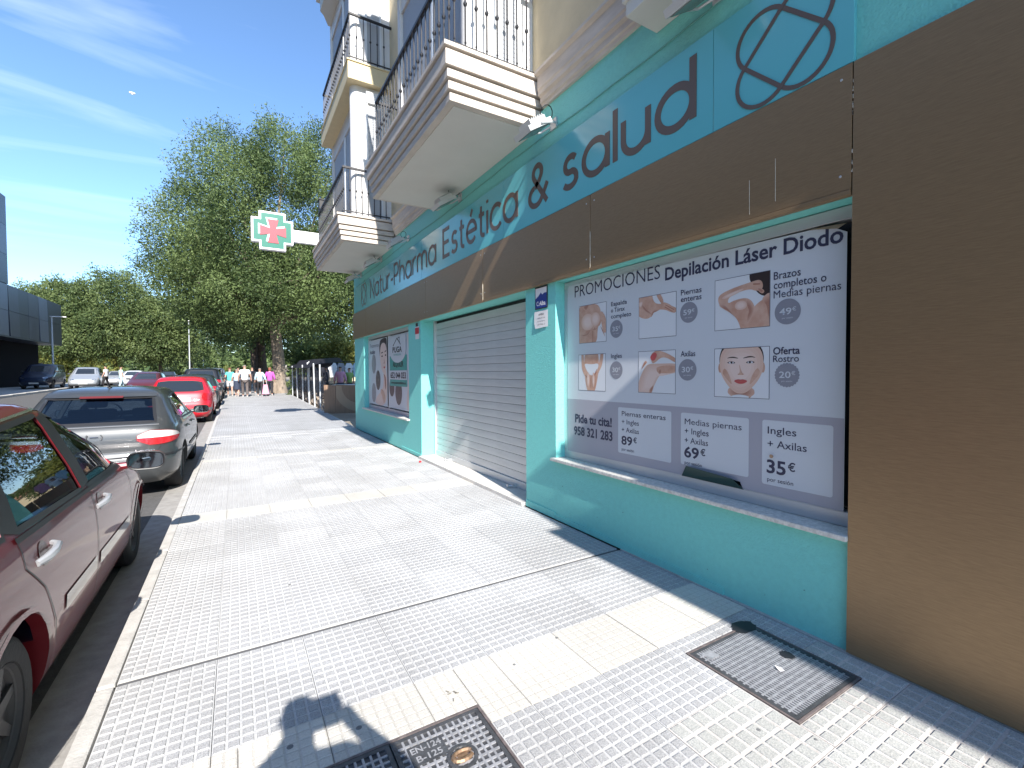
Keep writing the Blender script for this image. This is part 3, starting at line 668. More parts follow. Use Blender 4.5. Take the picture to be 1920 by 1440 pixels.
# sheet outline with lifted bottom edge and folded top corner
ol = [(3.735, .70), (3.735, 2.335), (3.70, 2.365), (2.6, 2.335), (1.75, 2.325), (1.34, 2.318), (1.245, 2.262), (1.245, .715), (1.84, .715), (1.86, .76), (2.28, .79), (2.33, .715)]
mb = MB(); mb.add([(PX, y, z) for y, z in ol] + [(PX + .001, y, z) for y, z in ol], [tuple(range(12)), tuple(range(12, 24))[::-1]]); mb.build('sheet', M['poster'], pt)
mb = MB(); mb.add([(PX - .004, 1.45, 2.325), (PX - .012, 1.285, 2.288), (PX - .004, 1.245, 2.31)], [(0, 1, 2)]); mb.build('folded_corner', M['curlback'], pt)
mb = MB(); mb.add([(PX - .004, 2.33, .712), (PX - .03, 2.27, .80), (PX - .03, 1.90, .775), (PX - .004, 1.83, .712)], [(0, 1, 2, 3)]); mb.build('curled_edge', M['dgreen'], pt)
gb = [(3.733, .702), (3.733, 1.23), (1.247, 1.235), (1.247, .717), (1.84, .717), (1.86, .762), (2.28, .792), (2.33, .717)]
mb = MB(); mb.add([(PX - .0006, y, z) for y, z in gb], [tuple(range(8))]); mb.build('grey_band', M['postergrey'], pt)
for a, b, c, d in ((3.01, 2.43, .79, 1.19), (2.34, 1.80, .80, 1.19), (1.71, 1.30, .78, 1.19)): rect('price_box', PX - .0012, b, a, c, d, M['poster'], pt, .015)
def w(txt, yl, yr, zb, ht, b=None, m=None, x=PX - .002):
    b = (.006 if ht < .05 and 'M' not in txt else .0) if b is None else b
    return word(txt, x, yl, yr, zb, zb + ht, m or M['navy'], pt, b, ref=.682)
w('PROMOCIONES', 3.615, 2.545, 2.235, .110, -.008)
w('Depilación Láser Diodo', 2.495, 1.262, 2.212, .092, .022)
w('Espalda', 3.10, 2.905, 2.085, .036); w('o Tórax', 3.10, 2.93, 2.030, .036); w('completo', 3.10, 2.855, 1.975, .036)
w('Piernas', 2.345, 2.165, 2.072, .040); w('enteras', 2.345, 2.165, 2.022, .040)
w('Brazos', 1.645, 1.485, 2.068, .046); w('completos o', 1.645, 1.345, 2.010, .046); w('Medias piernas', 1.645, 1.27, 1.952, .046)
w('Ingles', 3.10, 2.965, 1.622, .038); w('Axilas', 2.345, 2.215, 1.612, .042)
w('Oferta', 1.645, 1.485, 1.603, .044, .015); w('Rostro', 1.645, 1.49, 1.556, .040)
badge = mat('badge_grey', (.24, .24, .28), .45)
def bad(y, z, r, txt, star=False):
    mb = MB(); n = 48; pts = [(PX - .0012, y + (r * (1 - (.07 if star and i % 2 else 0))) * math.cos(2 * math.pi * i / n), z + r * (1 - (.07 if star and i % 2 else 0)) * math.sin(2 * math.pi * i / n)) for i in range(n)]
    mb.add(pts, [tuple(range(n))]); mb.build('price_badge', badge, pt)
    w(txt, y + r * .62, y - r * .30, z - r * .22, r * .50, .01, M['poster']); w('€', y - r * .34, y - r * .66, z + r * .02, r * .28, .01, M['poster']); w('por sesión', y + r * .42, y - r * .42, z - r * .55, r * .13, 0, M['poster'])
bad(3.035, 1.878, .078, '35'); bad(2.275, 1.938, .077, '59'); bad(1.56, 1.862, .078, '49'); bad(3.035, 1.515, .078, '30'); bad(2.285, 1.512, .08, '30'); bad(1.56, 1.475, .076, '20', True)
w('Pide tu cita!', 3.61, 3.09, 1.005, .078, .03); w('958 321 283', 3.63, 3.08, .880, .080, .03)
def pbox(yl, lines, zs, ch, price, zp, hp, wp, wps):
    for (t_, ww), z_ in zip(lines, zs): w(t_, yl, yl - ww, z_, ch)
    w(price, yl + .004, yl - wp, zp, hp, .025); w('€', yl - wp - .012, yl - wp - .012 - hp * .55, zp + hp * .4, hp * .6, .02); w('por sesión', yl, yl - wps, zp - .055, .026)
pbox(2.965, [('Piernas enteras', .48), ('+ Ingles', .20), ('+ Axilas', .20)], (1.118, 1.047, .977), .040, '89', .868, .072, .125, .145)
pbox(2.305, [('Medias piernas', .455), ('+ Ingles', .205), ('+ Axilas', .20)], (1.105, 1.035, .965), .043, '69', .860, .076, .125, .15)
pbox(1.675, [('Ingles', .175), ('+ Axilas', .235)], (1.105, 1.020), .045, '35', .858, .080, .115, .16)
# pictures in the poster : simple printed figures
skin = mat('print_skin', (.62, .40, .31), .45, var=.12, scale=9, col2=(.50, .27, .19)); skin2 = mat('print_skin_shade', (.36, .16, .11), .45); skinl = mat('print_skin_light', (.70, .53, .47), .45)
hair = mat('print_hair', (.035, .02, .018), .5); lips = mat('print_lips', (.5, .09, .09), .4); pgrey = mat('print_line', (.10, .10, .13), .5); pwhite = mat('print_white', (.66, .67, .70), .45)
def pic(y0, y1, z0, z1, shapes, nm='picture'):
    """y0 = left edge (larger y). shapes: (material, [(u,v)...]) in 0..1, v up; clipped to the frame"""
    h = z1 - z0; wd = y0 - y1; mb = MB(); ms = [pgrey, pwhite]; e = .0035
    mb.add([(PX - .001, y0 + e, z0 - e), (PX - .001, y1 - e, z0 - e), (PX - .001, y1 - e, z1 + e), (PX - .001, y0 + e, z1 + e)], [(0, 1, 2, 3)], 0)
    mb.add([(PX - .0014, y0, z0), (PX - .0014, y1, z0), (PX - .0014, y1, z1), (PX - .0014, y0, z1)], [(0, 1, 2, 3)], 1)
    soft = []
    for m_, pts in shapes:
        if m_ in (skin2, skinl) and len(pts) > 4:
            ca, cb = (.62, .40, .31), ((.36, .16, .11) if m_ is skin2 else (.74, .58, .52)); cx_ = sum(p[0] for p in pts) / len(pts); cy_ = sum(p[1] for p in pts) / len(pts); nl = 5
            for q in range(nl):
                f = (q + 1) / nl; sc_ = 1.12 - .72 * q / nl; nmn = 'print_%s_%d' % ('shade' if m_ is skin2 else 'light', q)
                soft.append((mat(nmn, tuple(a + (b - a) * f * .85 for a, b in zip(ca, cb)), .45), [(cx_ + (p[0] - cx_) * sc_, cy_ + (p[1] - cy_) * sc_) for p in pts]))
        else: soft.append((m_, pts))
    for k, (m_, pts) in enumerate(soft):
        if m_ not in ms: ms.append(m_)
        # clip (Sutherland-Hodgman) to the unit square
        P = [tuple(p) for p in pts]
        for ax, s, lim in ((0, 1, 0), (0, -1, -1), (1, 1, 0), (1, -1, -1)):
            Q = []
            for i in range(len(P)):
                a, b = P[i - 1], P[i]; ia, ib = s * a[ax] >= lim, s * b[ax] >= lim
                if ia != ib:
                    t_ = (lim / s - a[ax]) / (b[ax] - a[ax]); Q.append(tuple(a[j] + (b[j] - a[j]) * t_ for j in (0, 1)))
                if ib: Q.append(b)
            P = Q
            if not P: break
        if len(P) > 2: mb.add([(PX - .0018 - k * .00008, y0 - wd * u, z0 + h * v) for u, v in P], [tuple(range(len(P)))], ms.index(m_))
    return mb.build(nm, ms, pt)
def blob(pts, n=4):    # smooth a control polygon (chaikin)
    for _ in range(n - 1):
        q = []
        for i in range(len(pts)):
            a, b = pts[i], pts[(i + 1) % len(pts)]; q += [(a[0] * .75 + b[0] * .25, a[1] * .75 + b[1] * .25), (a[0] * .25 + b[0] * .75, a[1] * .25 + b[1] * .75)]
        pts = q
    return pts
def ell(cx, cy, a, b, n=24, rot=0): 
    c, s = math.cos(rot), math.sin(rot); return [(cx + a * math.cos(t) * c - b * math.sin(t) * s, cy + a * math.cos(t) * s + b * math.sin(t) * c) for t in [2 * math.pi * i / n for i in range(n)]]
pic(3.545, 3.165, 1.78, 2.135, [(skin, blob([(-.1, -.1), (-.1, .9), (.2, 1.1), (.55, 1.02), (.78, .93), (.85, .6), (.80, .42), (.70, .40), (.68, -.1)])), (skinl, ell(.33, .55, .22, .2)), (skinl, ell(.62, .60, .15, .16)), (skin2, blob([(.12, .98), (.3, 1.02), (.42, 1.02), (.30, .88), (.25, .86)])),
    (skin2, blob([(.02, .22), (.2, .16), (.4, .22), (.46, .33), (.38, .24), (.2, .19)])), (skin2, blob([(.46, .35), (.6, .30), (.74, .38), (.6, .33)])), (skin, blob([(.80, .85), (1.02, .6), (1.02, .2), (.92, .22), (.84, .45)])), (skin2, blob([(.80, .42), (.88, .25), (.98, .1), (.90, .28)])), (skin2, ell(.24, .21, .025, .02)), (skin2, ell(.6, .36, .022, .02)), (skin2, [(.52, .3), (.535, .3), (.54, 0), (.525, 0)])])
pic(2.765, 2.39, 1.775, 2.11, [(skin, blob([(-.1, .95), (-.1, .60), (.15, .46), (.34, .48), (.40, .62), (.62, .66), (1.05, .50), (1.05, .62), (.72, .76), (.42, .80), (.36, 1.1), (.1, 1.1)])), (skin2, blob([(.08, .86), (.2, .70), (.36, .58), (.37, .54), (.18, .64), (.05, .8)])), (skin2, blob([(.36, .48), (.40, .60), (.62, .64), (.42, .66), (.33, .56)])), (skin, blob([(.45, 1.05), (.58, 1.05), (.70, .82), (.64, .74)])), (skin, blob([(.60, .80), (.72, .80), (.90, .70), (1.0, .52), (.94, .52), (.80, .58), (.62, .70)])), (skin2, [(.72, .70), (.92, .56), (.91, .55), (.71, .68)]), (skin2, [(.74, .74), (.96, .60), (.95, .585), (.73, .725)]), (skinl, blob([(0, .9), (.12, .9), (.06, .76), (0, .8)]))])
pic(2.055, 1.67, 1.785, 2.13, [(hair, blob([(.64, .98), (.70, 1.15), (1.15, 1.15), (1.1, .55), (.85, .55), (.68, .82)])), (skin, blob([(.05, .62), (.1, .72), (.35, .80), (.70, .86), (.86, .88), (.9, .70), (.78, .66), (.65, .74), (.28, .66), (.24, .50), (.38, .56), (.60, .58), (.72, .48), (.80, .2), (.78, -.1), (.52, -.1), (.46, .14), (.34, .30), (.10, .46)])), (skin, blob([(.70, .35), (.84, .48), (1.08, .58), (1.08, -.1), (.70, -.1)])), (skin2, blob([(.60, .56), (.70, .46), (.74, .30), (.64, .10), (.60, .12), (.66, .3), (.60, .46)])), (skin2, blob([(.86, .5), (.95, .4), (.98, .1), (1.05, .1), (1.05, .62)])), (skinl, ell(.50, .44, .10, .08)), (skinl, blob([(.14, .66), (.5, .76), (.55, .73), (.2, .60)])), (skin2, [(.72, .82), (.84, .80), (.84, .78), (.72, .795)]), (skin2, blob([(.80, .74), (.92, .66), (.88, .60), (.80, .68)])), (skin2, blob([(.08, .48), (.3, .34), (.42, .2), (.3, .38), (.16, .52)]))])
pic(3.555, 3.175, 1.325, 1.665, [(skin, blob([(.24, 1.1), (.74, 1.1), (.78, .75), (.76, .5), (.62, -.1), (.34, -.1), (.22, .5), (.22, .75)])), (pwhite, blob([(.23, .76), (.5, .72), (.77, .76), (.74, .6), (.60, .46), (.48, .40), (.36, .5), (.25, .66)], 3)), (skin, blob([(.10, 1.1), (.2, 1.1), (.22, .7), (.30, .5), (.42, .3), (.34, .26), (.22, .42), (.12, .62)])), (skin, blob([(.84, 1.1), (.95, 1.1), (.9, .7), (.74, .46), (.60, .2), (.54, .3), (.62, .46), (.76, .62)])), (skin2, blob([(.46, .42), (.50, .42), (.49, 0), (.46, 0)])), (skin2, [(.28, .44), (.38, .30), (.37, .29), (.27, .42)]), (skin2, [(.60, .44), (.70, .60), (.71, .59), (.61, .42)]), (skin2, [(.57, .36), (.68, .52), (.69, .50), (.58, .345)]), (skinl, ell(.38, .3, .05, .18)), (skinl, ell(.58, .3, .04, .18))])
pic(2.77, 2.395, 1.33, 1.665, [(skinl, blob([(.0, .0), (.05, .3), (.2, .58), (.3, .66), (.5, .66), (1.05, .66), (1.05, .46), (.66, .46), (.56, .40), (.44, .18), (.3, -.1), (-.05, -.1)])), (skin, blob([(.50, .64), (1.05, .66), (1.05, .48), (.60, .46), (.52, .5)])), (skin2, blob([(.55, .50), (.62, .60), (.66, .50), (.60, .44)])), (skin, blob([(.34, .92), (.5, 1.02), (.70, .98), (1.05, .80), (1.05, .68), (.78, .84), (.62, .84), (.48, .72), (.38, .70)])), (lips, blob([(.33, .88), (.46, .98), (.54, .92), (.46, .76), (.36, .78)])), (skin2, blob([(.08, .55), (.18, .78), (.26, .74), (.18, .66)])), (skin2, blob([(.30, .05), (.42, .18), (.44, .15), (.36, -.05)]))])
brow = hair
pic(2.055, 1.67, 1.325, 1.655, [(hair, blob([(.12, .55), (.08, .85), (.2, 1.12), (.8, 1.12), (.93, .85), (.88, .55)])), (skin, blob([(.32, .35), (.28, -.05), (.74, -.05), (.70, .35)])), (skin2, blob([(.30, .22), (.5, .12), (.72, .22), (.74, .02), (.28, .02)])), (skin, ell(.11, .60, .035, .10)), (skin, ell(.90, .60, .035, .10)),
    (skinl, blob([(.14, .60), (.16, .90), (.34, 1.06), (.66, 1.06), (.85, .90), (.87, .60), (.80, .38), (.62, .16), (.50, .12), (.38, .16), (.21, .38)])), (skin, blob([(.15, .5), (.22, .4), (.36, .22), (.30, .45), (.2, .62)])), (skin, blob([(.86, .5), (.79, .4), (.65, .22), (.71, .45), (.81, .62)])),
    (hair, blob([(.22, .79), (.34, .84), (.46, .80), (.46, .785), (.34, .81)])), (hair, blob([(.55, .80), (.68, .84), (.80, .79), (.68, .81), (.55, .785)])),
    (hair, blob([(.23, .705), (.33, .745), (.43, .70), (.33, .68)])), (hair, blob([(.58, .70), (.68, .745), (.78, .705), (.68, .68)])), (pwhite, ell(.33, .707, .05, .020)), (pwhite, ell(.68, .707, .05, .020)), (hair, ell(.335, .708, .021, .021)), (hair, ell(.675, .708, .021, .021)),
    (skin, blob([(.47, .72), (.50, .5), (.44, .47), (.47, .455), (.55, .455), (.58, .47), (.53, .5)])), (skin2, ell(.475, .468, .014, .007)), (skin2, ell(.545, .468, .014, .007)), (lips, blob([(.37, .335), (.46, .37), (.51, .358), (.56, .37), (.65, .335), (.56, .275), (.46, .275)])), (skin2, [(.39, .333), (.51, .338), (.63, .333), (.51, .328)]),
    (pwhite, blob([(.3, .02), (.5, .07), (.7, .02), (.6, -.02), (.4, -.02)]))])
o = ell(0, 0, 1, 1)
mb = MB(); mb.lathe([(0, 0), (.012, 0), (.01, .006), (0, .008)], (PX - .012, 1.645, .965), 'x', 10); mb.build('snail', mat('snailshell', (.4, .25, .15), .5), pt, smooth=True)
# ------------------------------------------------------------ left window posters
QX = D + .108
lt = thing('beauty_poster', 'facial treatment poster with a woman and round dark photos in the far shop window', 'poster', (QX, 10.2, .7))
PXs = PX
def lrect(n, y1, y0, z0, z1, m, dx): return rect(n, QX - dx, y0, y1, z0, z1, m, lt)
lrect('sheet', 11.87, 10.24, .74, 2.30, M['poster'], 0); lrect('sheet', 10.14, 8.50, .74, 2.30, M['poster'], 0)
def lsh(nm, m_, pts, dx):
    mb = MB(); mb.add([(QX - dx, y, z) for y, z in pts], [tuple(range(len(pts)))]); mb.build(nm, m_, lt)
def loc(pts, y0, y1, z0, z1): return [(y0 - (y0 - y1) * u, z0 + (z1 - z0) * v) for u, v in pts]
def clipu(pts): return [(min(max(u, 0), 1), min(max(v, 0), 1)) for u, v in pts]
L_ = lambda m_, p, dx, nm='print': lsh(nm, m_, loc(clipu(p), 11.86, 10.25, .745, 2.295), dx)
L_(hair, blob([(.60, .80), (.62, .97), (.8, 1.0), (.98, 1.0), (1, .9), (.98, .6), (.7, .62)]), .001)
L_(skinl, blob([(.66, .62), (.63, .80), (.70, .93), (.92, .93), (1.0, .80), (.98, .62), (.86, .49), (.78, .48)]), .0015)
L_(skinl, blob([(.80, .52), (.98, .56), (1, .0), (.32, .0), (.42, .12), (.66, .2), (.82, .30)]), .0013)
L_(skin2, blob([(.80, .48), (.94, .44), (.94, .22), (.88, .28), (.86, .44)]), .0016)
L_(skin, blob([(.68, .26), (.84, .22), (.92, .10), (.80, .02), (.74, .14), (.64, .20)]), .0018)
for p in ([(.70, .79), (.80, .80), (.80, .785), (.70, .775)], [(.88, .80), (.97, .82), (.97, .805), (.88, .785)], ell(.75, .735, .04, .012), ell(.93, .745, .035, .012)): L_(hair, p, .0022)
L_(skin2, blob([(.84, .72), (.86, .64), (.82, .63), (.86, .62), (.88, .64)]), .0022); L_(lips, blob([(.80, .575), (.86, .585), (.92, .575), (.86, .545)]), .0022)
tp = mat('round_photo', (.10, .085, .09), .4, var=.4, scale=14); tl = mat('round_photo_light', (.30, .29, .31), .4, var=.2, scale=14)
for (y, z, m_) in ((11.40, 1.72, tl), (11.02, 1.33, tp), (11.42, 1.02, tl)): lsh('round_photo', m_, [(y + .20 * math.cos(a), z + .235 * math.sin(a)) for a in [i * math.pi / 14 for i in range(28)]], .003)
lsh('round_photo', tp, [(y_, z_) for y_, z_ in [(9.90 + .19 * math.cos(a), 1.19 + .2 * math.sin(a)) for a in [i * math.pi / 14 for i in range(28)]]], .003)
lsh('round_photo', tp, [(9.42 + .23 * math.cos(a), 1.10 + .27 * math.sin(a)) for a in [i * math.pi / 14 for i in range(28)]], .003)
lsh('print', skinl, loc(blob([(.78, 1.0), (1.0, 1.0), (1.0, .0), (.74, .0), (.80, .3), (.88, .5), (.86, .75)]), 10.13, 8.51, .745, 2.295), .0015)
lsh('print', skin2, loc(blob([(.86, .98), (.92, 1.0), (.96, .6), (.93, .62), (.90, .8)]), 10.13, 8.51, .745, 2.295), .002)
word('Tratamientos', QX - .002, 11.76, 10.92, 2.12, 2.21, M['navy'], lt, -.01, ref=.682); word('faciales', QX - .002, 11.76, 11.28, 1.97, 2.06, M['navy'], lt, .02, ref=.682)
ag = thing('estate_agency_sign', 'green and white rental sign reading PUGA ALQUILER stuck over the far window poster', 'sign', (QX - .01, 9.5, 1.9))
ax = QX - .008; agm = mat('agency_green', (.05, .33, .29), .4)
mb = MB(); mb.box(ax, ax + .004, 8.86, 10.02, 1.22, 1.86); mb.build('board', agm, ag)
mb = MB(); pts = [(9.44 + .55 * math.cos(a), 1.98 + .27 * math.sin(a)) for a in [i * math.pi / 18 for i in range(18, 37)]]; mb.prism([(y, z) for y, z in pts] + [(9.99, 2.27), (8.89, 2.27)], 'x', ax - .006, ax - .001); mb.build('white_panel', M['poster'], ag)
mb = MB(); mb.box(ax - .004, ax - .001, 8.84, 10.0, 1.36, 1.55); mb.build('number_strip', M['poster'], ag)
bk = M['black']
word('PUGA', ax - .0075, 9.78, 9.14, 1.93, 2.04, bk, ag, .03, ref=.682); word('INMOBILIARIA', ax - .0075, 9.70, 9.18, 1.86, 1.90, agm, ag, 0, ref=.682)
word('ALQUILER', ax - .002, 9.78, 9.06, 1.63, 1.73, bk, ag, .03, ref=.682); word('652 044 033', ax - .006, 9.95, 8.90, 1.39, 1.51, bk, ag, .03, ref=.682)
word('www.pugainmobiliaria.es', ax - .002, 9.93, 8.92, 1.27, 1.32, bk, ag, .02, ref=.682)
mb = MB(); ribbon(mb, [(0, 0), (.04, .0)], .03, ax - .008, .001, lambda q, X: (X, 9.74 - q[0], 2.08 + q[1])); ribbon(mb, [(.0, .01), (.26, .15), (.50, .01)], .022, ax - .008, .001, lambda q, X: (X, 9.72 - q[0], 2.07 + q[1])); ribbon(mb, [(.34, .12), (.34, .16), (.44, .16), (.44, .05)], .018, ax - .008, .001, lambda q, X: (X, 9.72 - q[0], 2.07 + q[1])); o = mb.build('house_emblem', bk, ag)
# notices on the pillars
al = thing('alarm_notice', 'small red and white alarm sticker on the wall beside the far shop window', 'notice', (D, 7.93, 2.2))
mb = MB(); mb.box(D - .006, D - .001, 7.84, 8.02, 2.10, 2.32); mb.build('card', M['paper'], al); mb = MB(); mb.box(D - .009, D - .0065, 7.83, 8.03, 2.19, 2.30); mb.build('red_band', M['red'], al)
mb = MB(); mb.box(D - .02, D - .001, 7.90, 7.96, 2.325, 2.38); mb.build('bracket', M['black'], al)
nb = thing('blue_notice', 'blue and white security company plate at the top of the pillar by the shutter', 'notice', (D, 4.04, 2.3))
mb = MB(); mb.box(D - .008, D - .001, 3.925, 4.15, 2.17, 2.405); mb.build('plate', M['black'], nb)
mb = MB(); mb.add([(D - .0085, y, z) for y, z in ((4.14, 2.18), (3.935, 2.18), (3.935, 2.39), (4.14, 2.39))], [(0, 1, 2, 3)]); mb.build('white_field', M['paper'], nb)
mb = MB(); mb.add([(D - .009, y, z) for y, z in ((4.14, 2.18), (3.935, 2.18), (3.935, 2.33), (3.98, 2.33), (4.01, 2.315), (4.04, 2.34), (4.08, 2.31), (4.14, 2.28))], [tuple(range(8))]); mb.build('blue_field', mat('notice_blue', (.02, .04, .22), .4), nb)
word('C·Alba', D - .0095, 4.12, 3.955, 2.205, 2.25, M['paper'], nb, .02, ref=.682)
pn = thing('paper_notice', 'white paper notice taped below the blue plate on the pillar', 'notice', (D, 4.04, 2.1))
mb = MB(); mb.add([(D - .004, 4.17, 2.145), (D - .003, 3.92, 2.15), (D - .006, 3.915, 1.975), (D - .012, 4.14, 1.965), (D - .007, 4.17, 2.02)], [(0, 1, 2, 3, 4)]); mb.build('sheet', M['paper'], pn)
for i, (t_, b) in enumerate((('AVISO', .03), ('cambio de local', 0), ('nos encontramos en', 0), ('calle Nueva, 12', 0))): word(t_, D - .013, 4.08 + (.02 if i else 0), 3.98 - (.02 if i else 0), 2.10 - i * .034, 2.115 - i * .034 + (.004 if i == 0 else 0), bk, pn, b, ref=.682)
# ------------------------------------------------------------ cars
def hermite(ctrl, z):
    zs = [c[0] for c in ctrl]; z = min(max(z, zs[0]), zs[-1]); i = max(0, min(len(zs) - 2, next((k for k in range(len(zs) - 1) if z <= zs[k + 1]), len(zs) - 2)))
    h = zs[i + 1] - zs[i]; t = (z - zs[i]) / h; o = []
    for c in range(1, len(ctrl[0])):
        def slope(k):
            if k == 0: return (ctrl[1][c] - ctrl[0][c]) / (zs[1] - zs[0])
            if k == len(zs) - 1: return (ctrl[-1][c] - ctrl[-2][c]) / (zs[-1] - zs[-2])
            a = (ctrl[k][c] - ctrl[k - 1][c]) / (zs[k] - zs[k - 1]); b = (ctrl[k + 1][c] - ctrl[k][c]) / (zs[k + 1] - zs[k])
            return 0 if a * b <= 0 else 2 * a * b / (a + b)
        m0, m1 = slope(i) * h, slope(i + 1) * h; p0, p1 = ctrl[i][c], ctrl[i + 1][c]
        o.append((2 * t**3 - 3 * t**2 + 1) * p0 + (t**3 - 2 * t**2 + t) * m0 + (-2 * t**3 + 3 * t**2) * p1 + (t**3 - t**2) * m1)
    return o
tyre_m = mat('tyre_rubber', (.022, .022, .024), .75, bump=.3, bscale=60); rim_m = mat('rim_silver', (.35, .36, .37), .4, metal=.6); hub_m = mat('hub_dark', (.05, .05, .055), .5)
trim_m = mat('car_trim', (.02, .02, .022), .45); seat_m = mat('seat_fabric', (.06, .08, .13), .8); inside_m = mat('car_interior', (.05, .055, .07), .8)
lampred = mat('lamp_red', (.50, .015, .02), .12, spec=.7, coat=.6); lampwhite = mat('lamp_white', (.75, .70, .68), .12, spec=.7, coat=.6); plate_m = mat('number_plate', (.72, .72, .70), .4); chrome = mat('chrome', (.6, .6, .62), .18, metal=.9)
cglass = glassmat('car_glass', (.60, .72, .80), .35); cglass_d = glassmat('car_glass_tinted', (.35, .42, .5), .55)
class Car:
    def __init__(s, name, label, cat, loc, ctrl, paint, axles, r=.31, n=7, detail=2, rz=0, group=None, wheel_w=.20, rimm=None, windows=(), rearwin=None, frontwin=None, glass=None):
        s.ctrl = ctrl; s.n = n; s.axles = axles; s.r = r; s.rimm = rimm or rim_m; s.t = thing(name, label, cat, loc, group, rz); s.paint = paint; s.detail = detail
        zt = ctrl[-1][0]; NZ = 34 if detail else 22; NA = 72 if detail else 44
        s.zl = [ctrl[0][0] + (zt - ctrl[0][0]) * k / NZ for k in range(NZ + 1)]
        body = s.solid(0, NA, s.zl)
        # cutters
        cut = MB(); R_ = r + .055
        for ya in axles:
            for sg in (-1, 1):
                cut.lathe([(0, sg * .52), (R_, sg * .52), (R_, sg * 1.15), (0, sg * 1.15)], (0, ya, r), 'x', 28 if detail else 16)
        s.boolean(body, cut)
        if detail >= 2:
            zc = [.46 + (zt - .045 - .46) * k / 16 for k in range(17)]
            cv = MB(); s._solid(cv, zc, 48, .05); s.boolean(body, cv)
            for q in windows:
                c_ = MB(); c_.prism(q, 'x', .3, 1.2); s.boolean(body, c_); c_ = MB(); c_.prism(q, 'x', -1.2, -.3); s.boolean(body, c_)
            if rearwin: c_ = MB(); c_.prism(rearwin, 'y', -.3, min(1.35, s.yr(rearwin[2][1]) + .18)); s.boolean(body, c_)
            if frontwin: c_ = MB(); c_.prism(frontwin, 'y', s.yf(frontwin[2][1]) - .12, s.yf(frontwin[0][1]) + .3); s.boolean(body, c_)
        me = body.data; me.materials.clear(); me.materials.append(paint); body.name = 'body'; me.name = 'body'
        bm = bmesh.new(); bm.from_mesh(me); bmesh.ops.remove_doubles(bm, verts=bm.verts, dist=.0004); bm.to_mesh(me); bm.free()
        me.polygons.foreach_set('material_index', [0] * len(me.polygons)); me.shade_smooth(); me.set_sharp_from_angle(angle=math.radians(32))
        body.parent = s.t; s.body = body
        gl = glass or (cglass if detail >= 2 else M['darkglass']); off = -.006 if detail >= 2 else .004
        for q in windows:
            for sg in (1, -1):
                s.side(q, off, gl, 'window', sg, glassy=True)
                s.frame(q, sg, True)
        if rearwin: s.end(rearwin, off, gl, 'rear_window', True); s.frame(rearwin, 0, False)
        if frontwin: s.end(frontwin, off, gl, 'windscreen', False)
        s.wheels(wheel_w)
    def pr(s, z): return hermite(s.ctrl, z)
    def yr(s, z): return s.pr(z)[1]
    def yf(s, z): return s.pr(z)[2]
    def _solid(s, m, zs, NA, inset):
        vs = []; fs = []
        for z in zs:
            w, yr, yf = s.pr(z); w = max(.02, w - inset); yr += inset * 1.3; yf -= inset * 1.3
            yc, L = (yr + yf) / 2, (yf - yr) / 2
            for k in range(NA):
                a = -math.pi / 2 + 2 * math.pi * k / NA; c, d = math.cos(a), math.sin(a)
                vs.append((w * math.copysign(abs(c) ** (2 / s.n), c), yc + L * math.copysign(abs(d) ** (2 / s.n), d), z))
        for i in range(len(zs) - 1): fs += [(i * NA + k, i * NA + (k + 1) % NA, (i + 1) * NA + (k + 1) % NA, (i + 1) * NA + k) for k in range(NA)]
        fs += [tuple(range(NA))[::-1], tuple(range((len(zs) - 1) * NA, len(zs) * NA))]
        m.add(vs, fs)
    def solid(s, inset, NA, zs):
        m = MB(); s._solid(m, zs, NA, inset); return m.build('body', s.paint, None, local=True)
    def boolean(s, o, mb):
        def area(me): return sum(p.area for p in me.polygons)
        a0 = area(o.data)
        for k in range(6):
            c = mb.build('cut', s.paint, None, fix=True, local=True); c.location = (.003 * k, .004 * k, .003 * k)
            md = o.modifiers.new('b', 'BOOLEAN'); md.object = c; md.operation = 'DIFFERENCE'; md.solver = 'EXACT'
            dg = bpy.context.evaluated_depsgraph_get(); dg.update(); me = bpy.data.meshes.new_from_object(o.evaluated_get(dg)); o.modifiers.clear(); bpy.data.objects.remove(c)
            if area(me) > .90 * a0: old = o.data; o.data = me; bpy.data.meshes.remove(old); return
            print('BOOLEAN retry', s.t.name, k, mb.v[0], area(me), a0)
        print('BOOLEAN skipped', s.t.name)
    def xs(s, y, z):
        w, yr, yf = s.pr(z); yc, L = (yr + yf) / 2, (yf - yr) / 2; return w * max(0.0, 1 - min(1, abs((y - yc) / L)) ** s.n) ** (1 / s.n)
    def ye(s, x, z, rear=True):
        w, yr, yf = s.pr(z); yc, L = (yr + yf) / 2, (yf - yr) / 2; k = max(0.0, 1 - min(1, abs(x / w)) ** s.n) ** (1 / s.n)
        return yc - L * k if rear else yc + L * k
    def grid(s, q, n1, n2): # bilinear grid over 4 corners
        a, b, c, d = [Vector(p) for p in q]
        return [[(a * (1 - u) + b * u) * (1 - v) + (d * (1 - u) + c * u) * v for u in [i / n1 for i in range(n1 + 1)]] for v in [j / n2 for j in range(n2 + 1)]]
    def _surf(s, q, conv, name, m, n1=8, n2=6):
        if len(q) == 4: G = s.grid(q, n1, n2)
        else:   # polygon: fan of quads from centre line
            k = len(q) // 2; lo = q[:k]; hi = q[k:][::-1]
            def samp(L, t):
                f = t * (len(L) - 1); i = min(int(f), len(L) - 2); return Vector(L[i]).lerp(Vector(L[i + 1]), f - i)
            n1 = 12; G = [[samp(lo, u / n1).lerp(samp(hi, u / n1), v / n2) for u in range(n1 + 1)] for v in range(n2 + 1)]
        mb = MB(); vs = [conv(p) for row in G for p in row]; W_ = len(G[0])
        mb.add(vs, [(j * W_ + i, j * W_ + i + 1, (j + 1) * W_ + i + 1, (j + 1) * W_ + i) for j in range(len(G) - 1) for i in range(W_ - 1)])
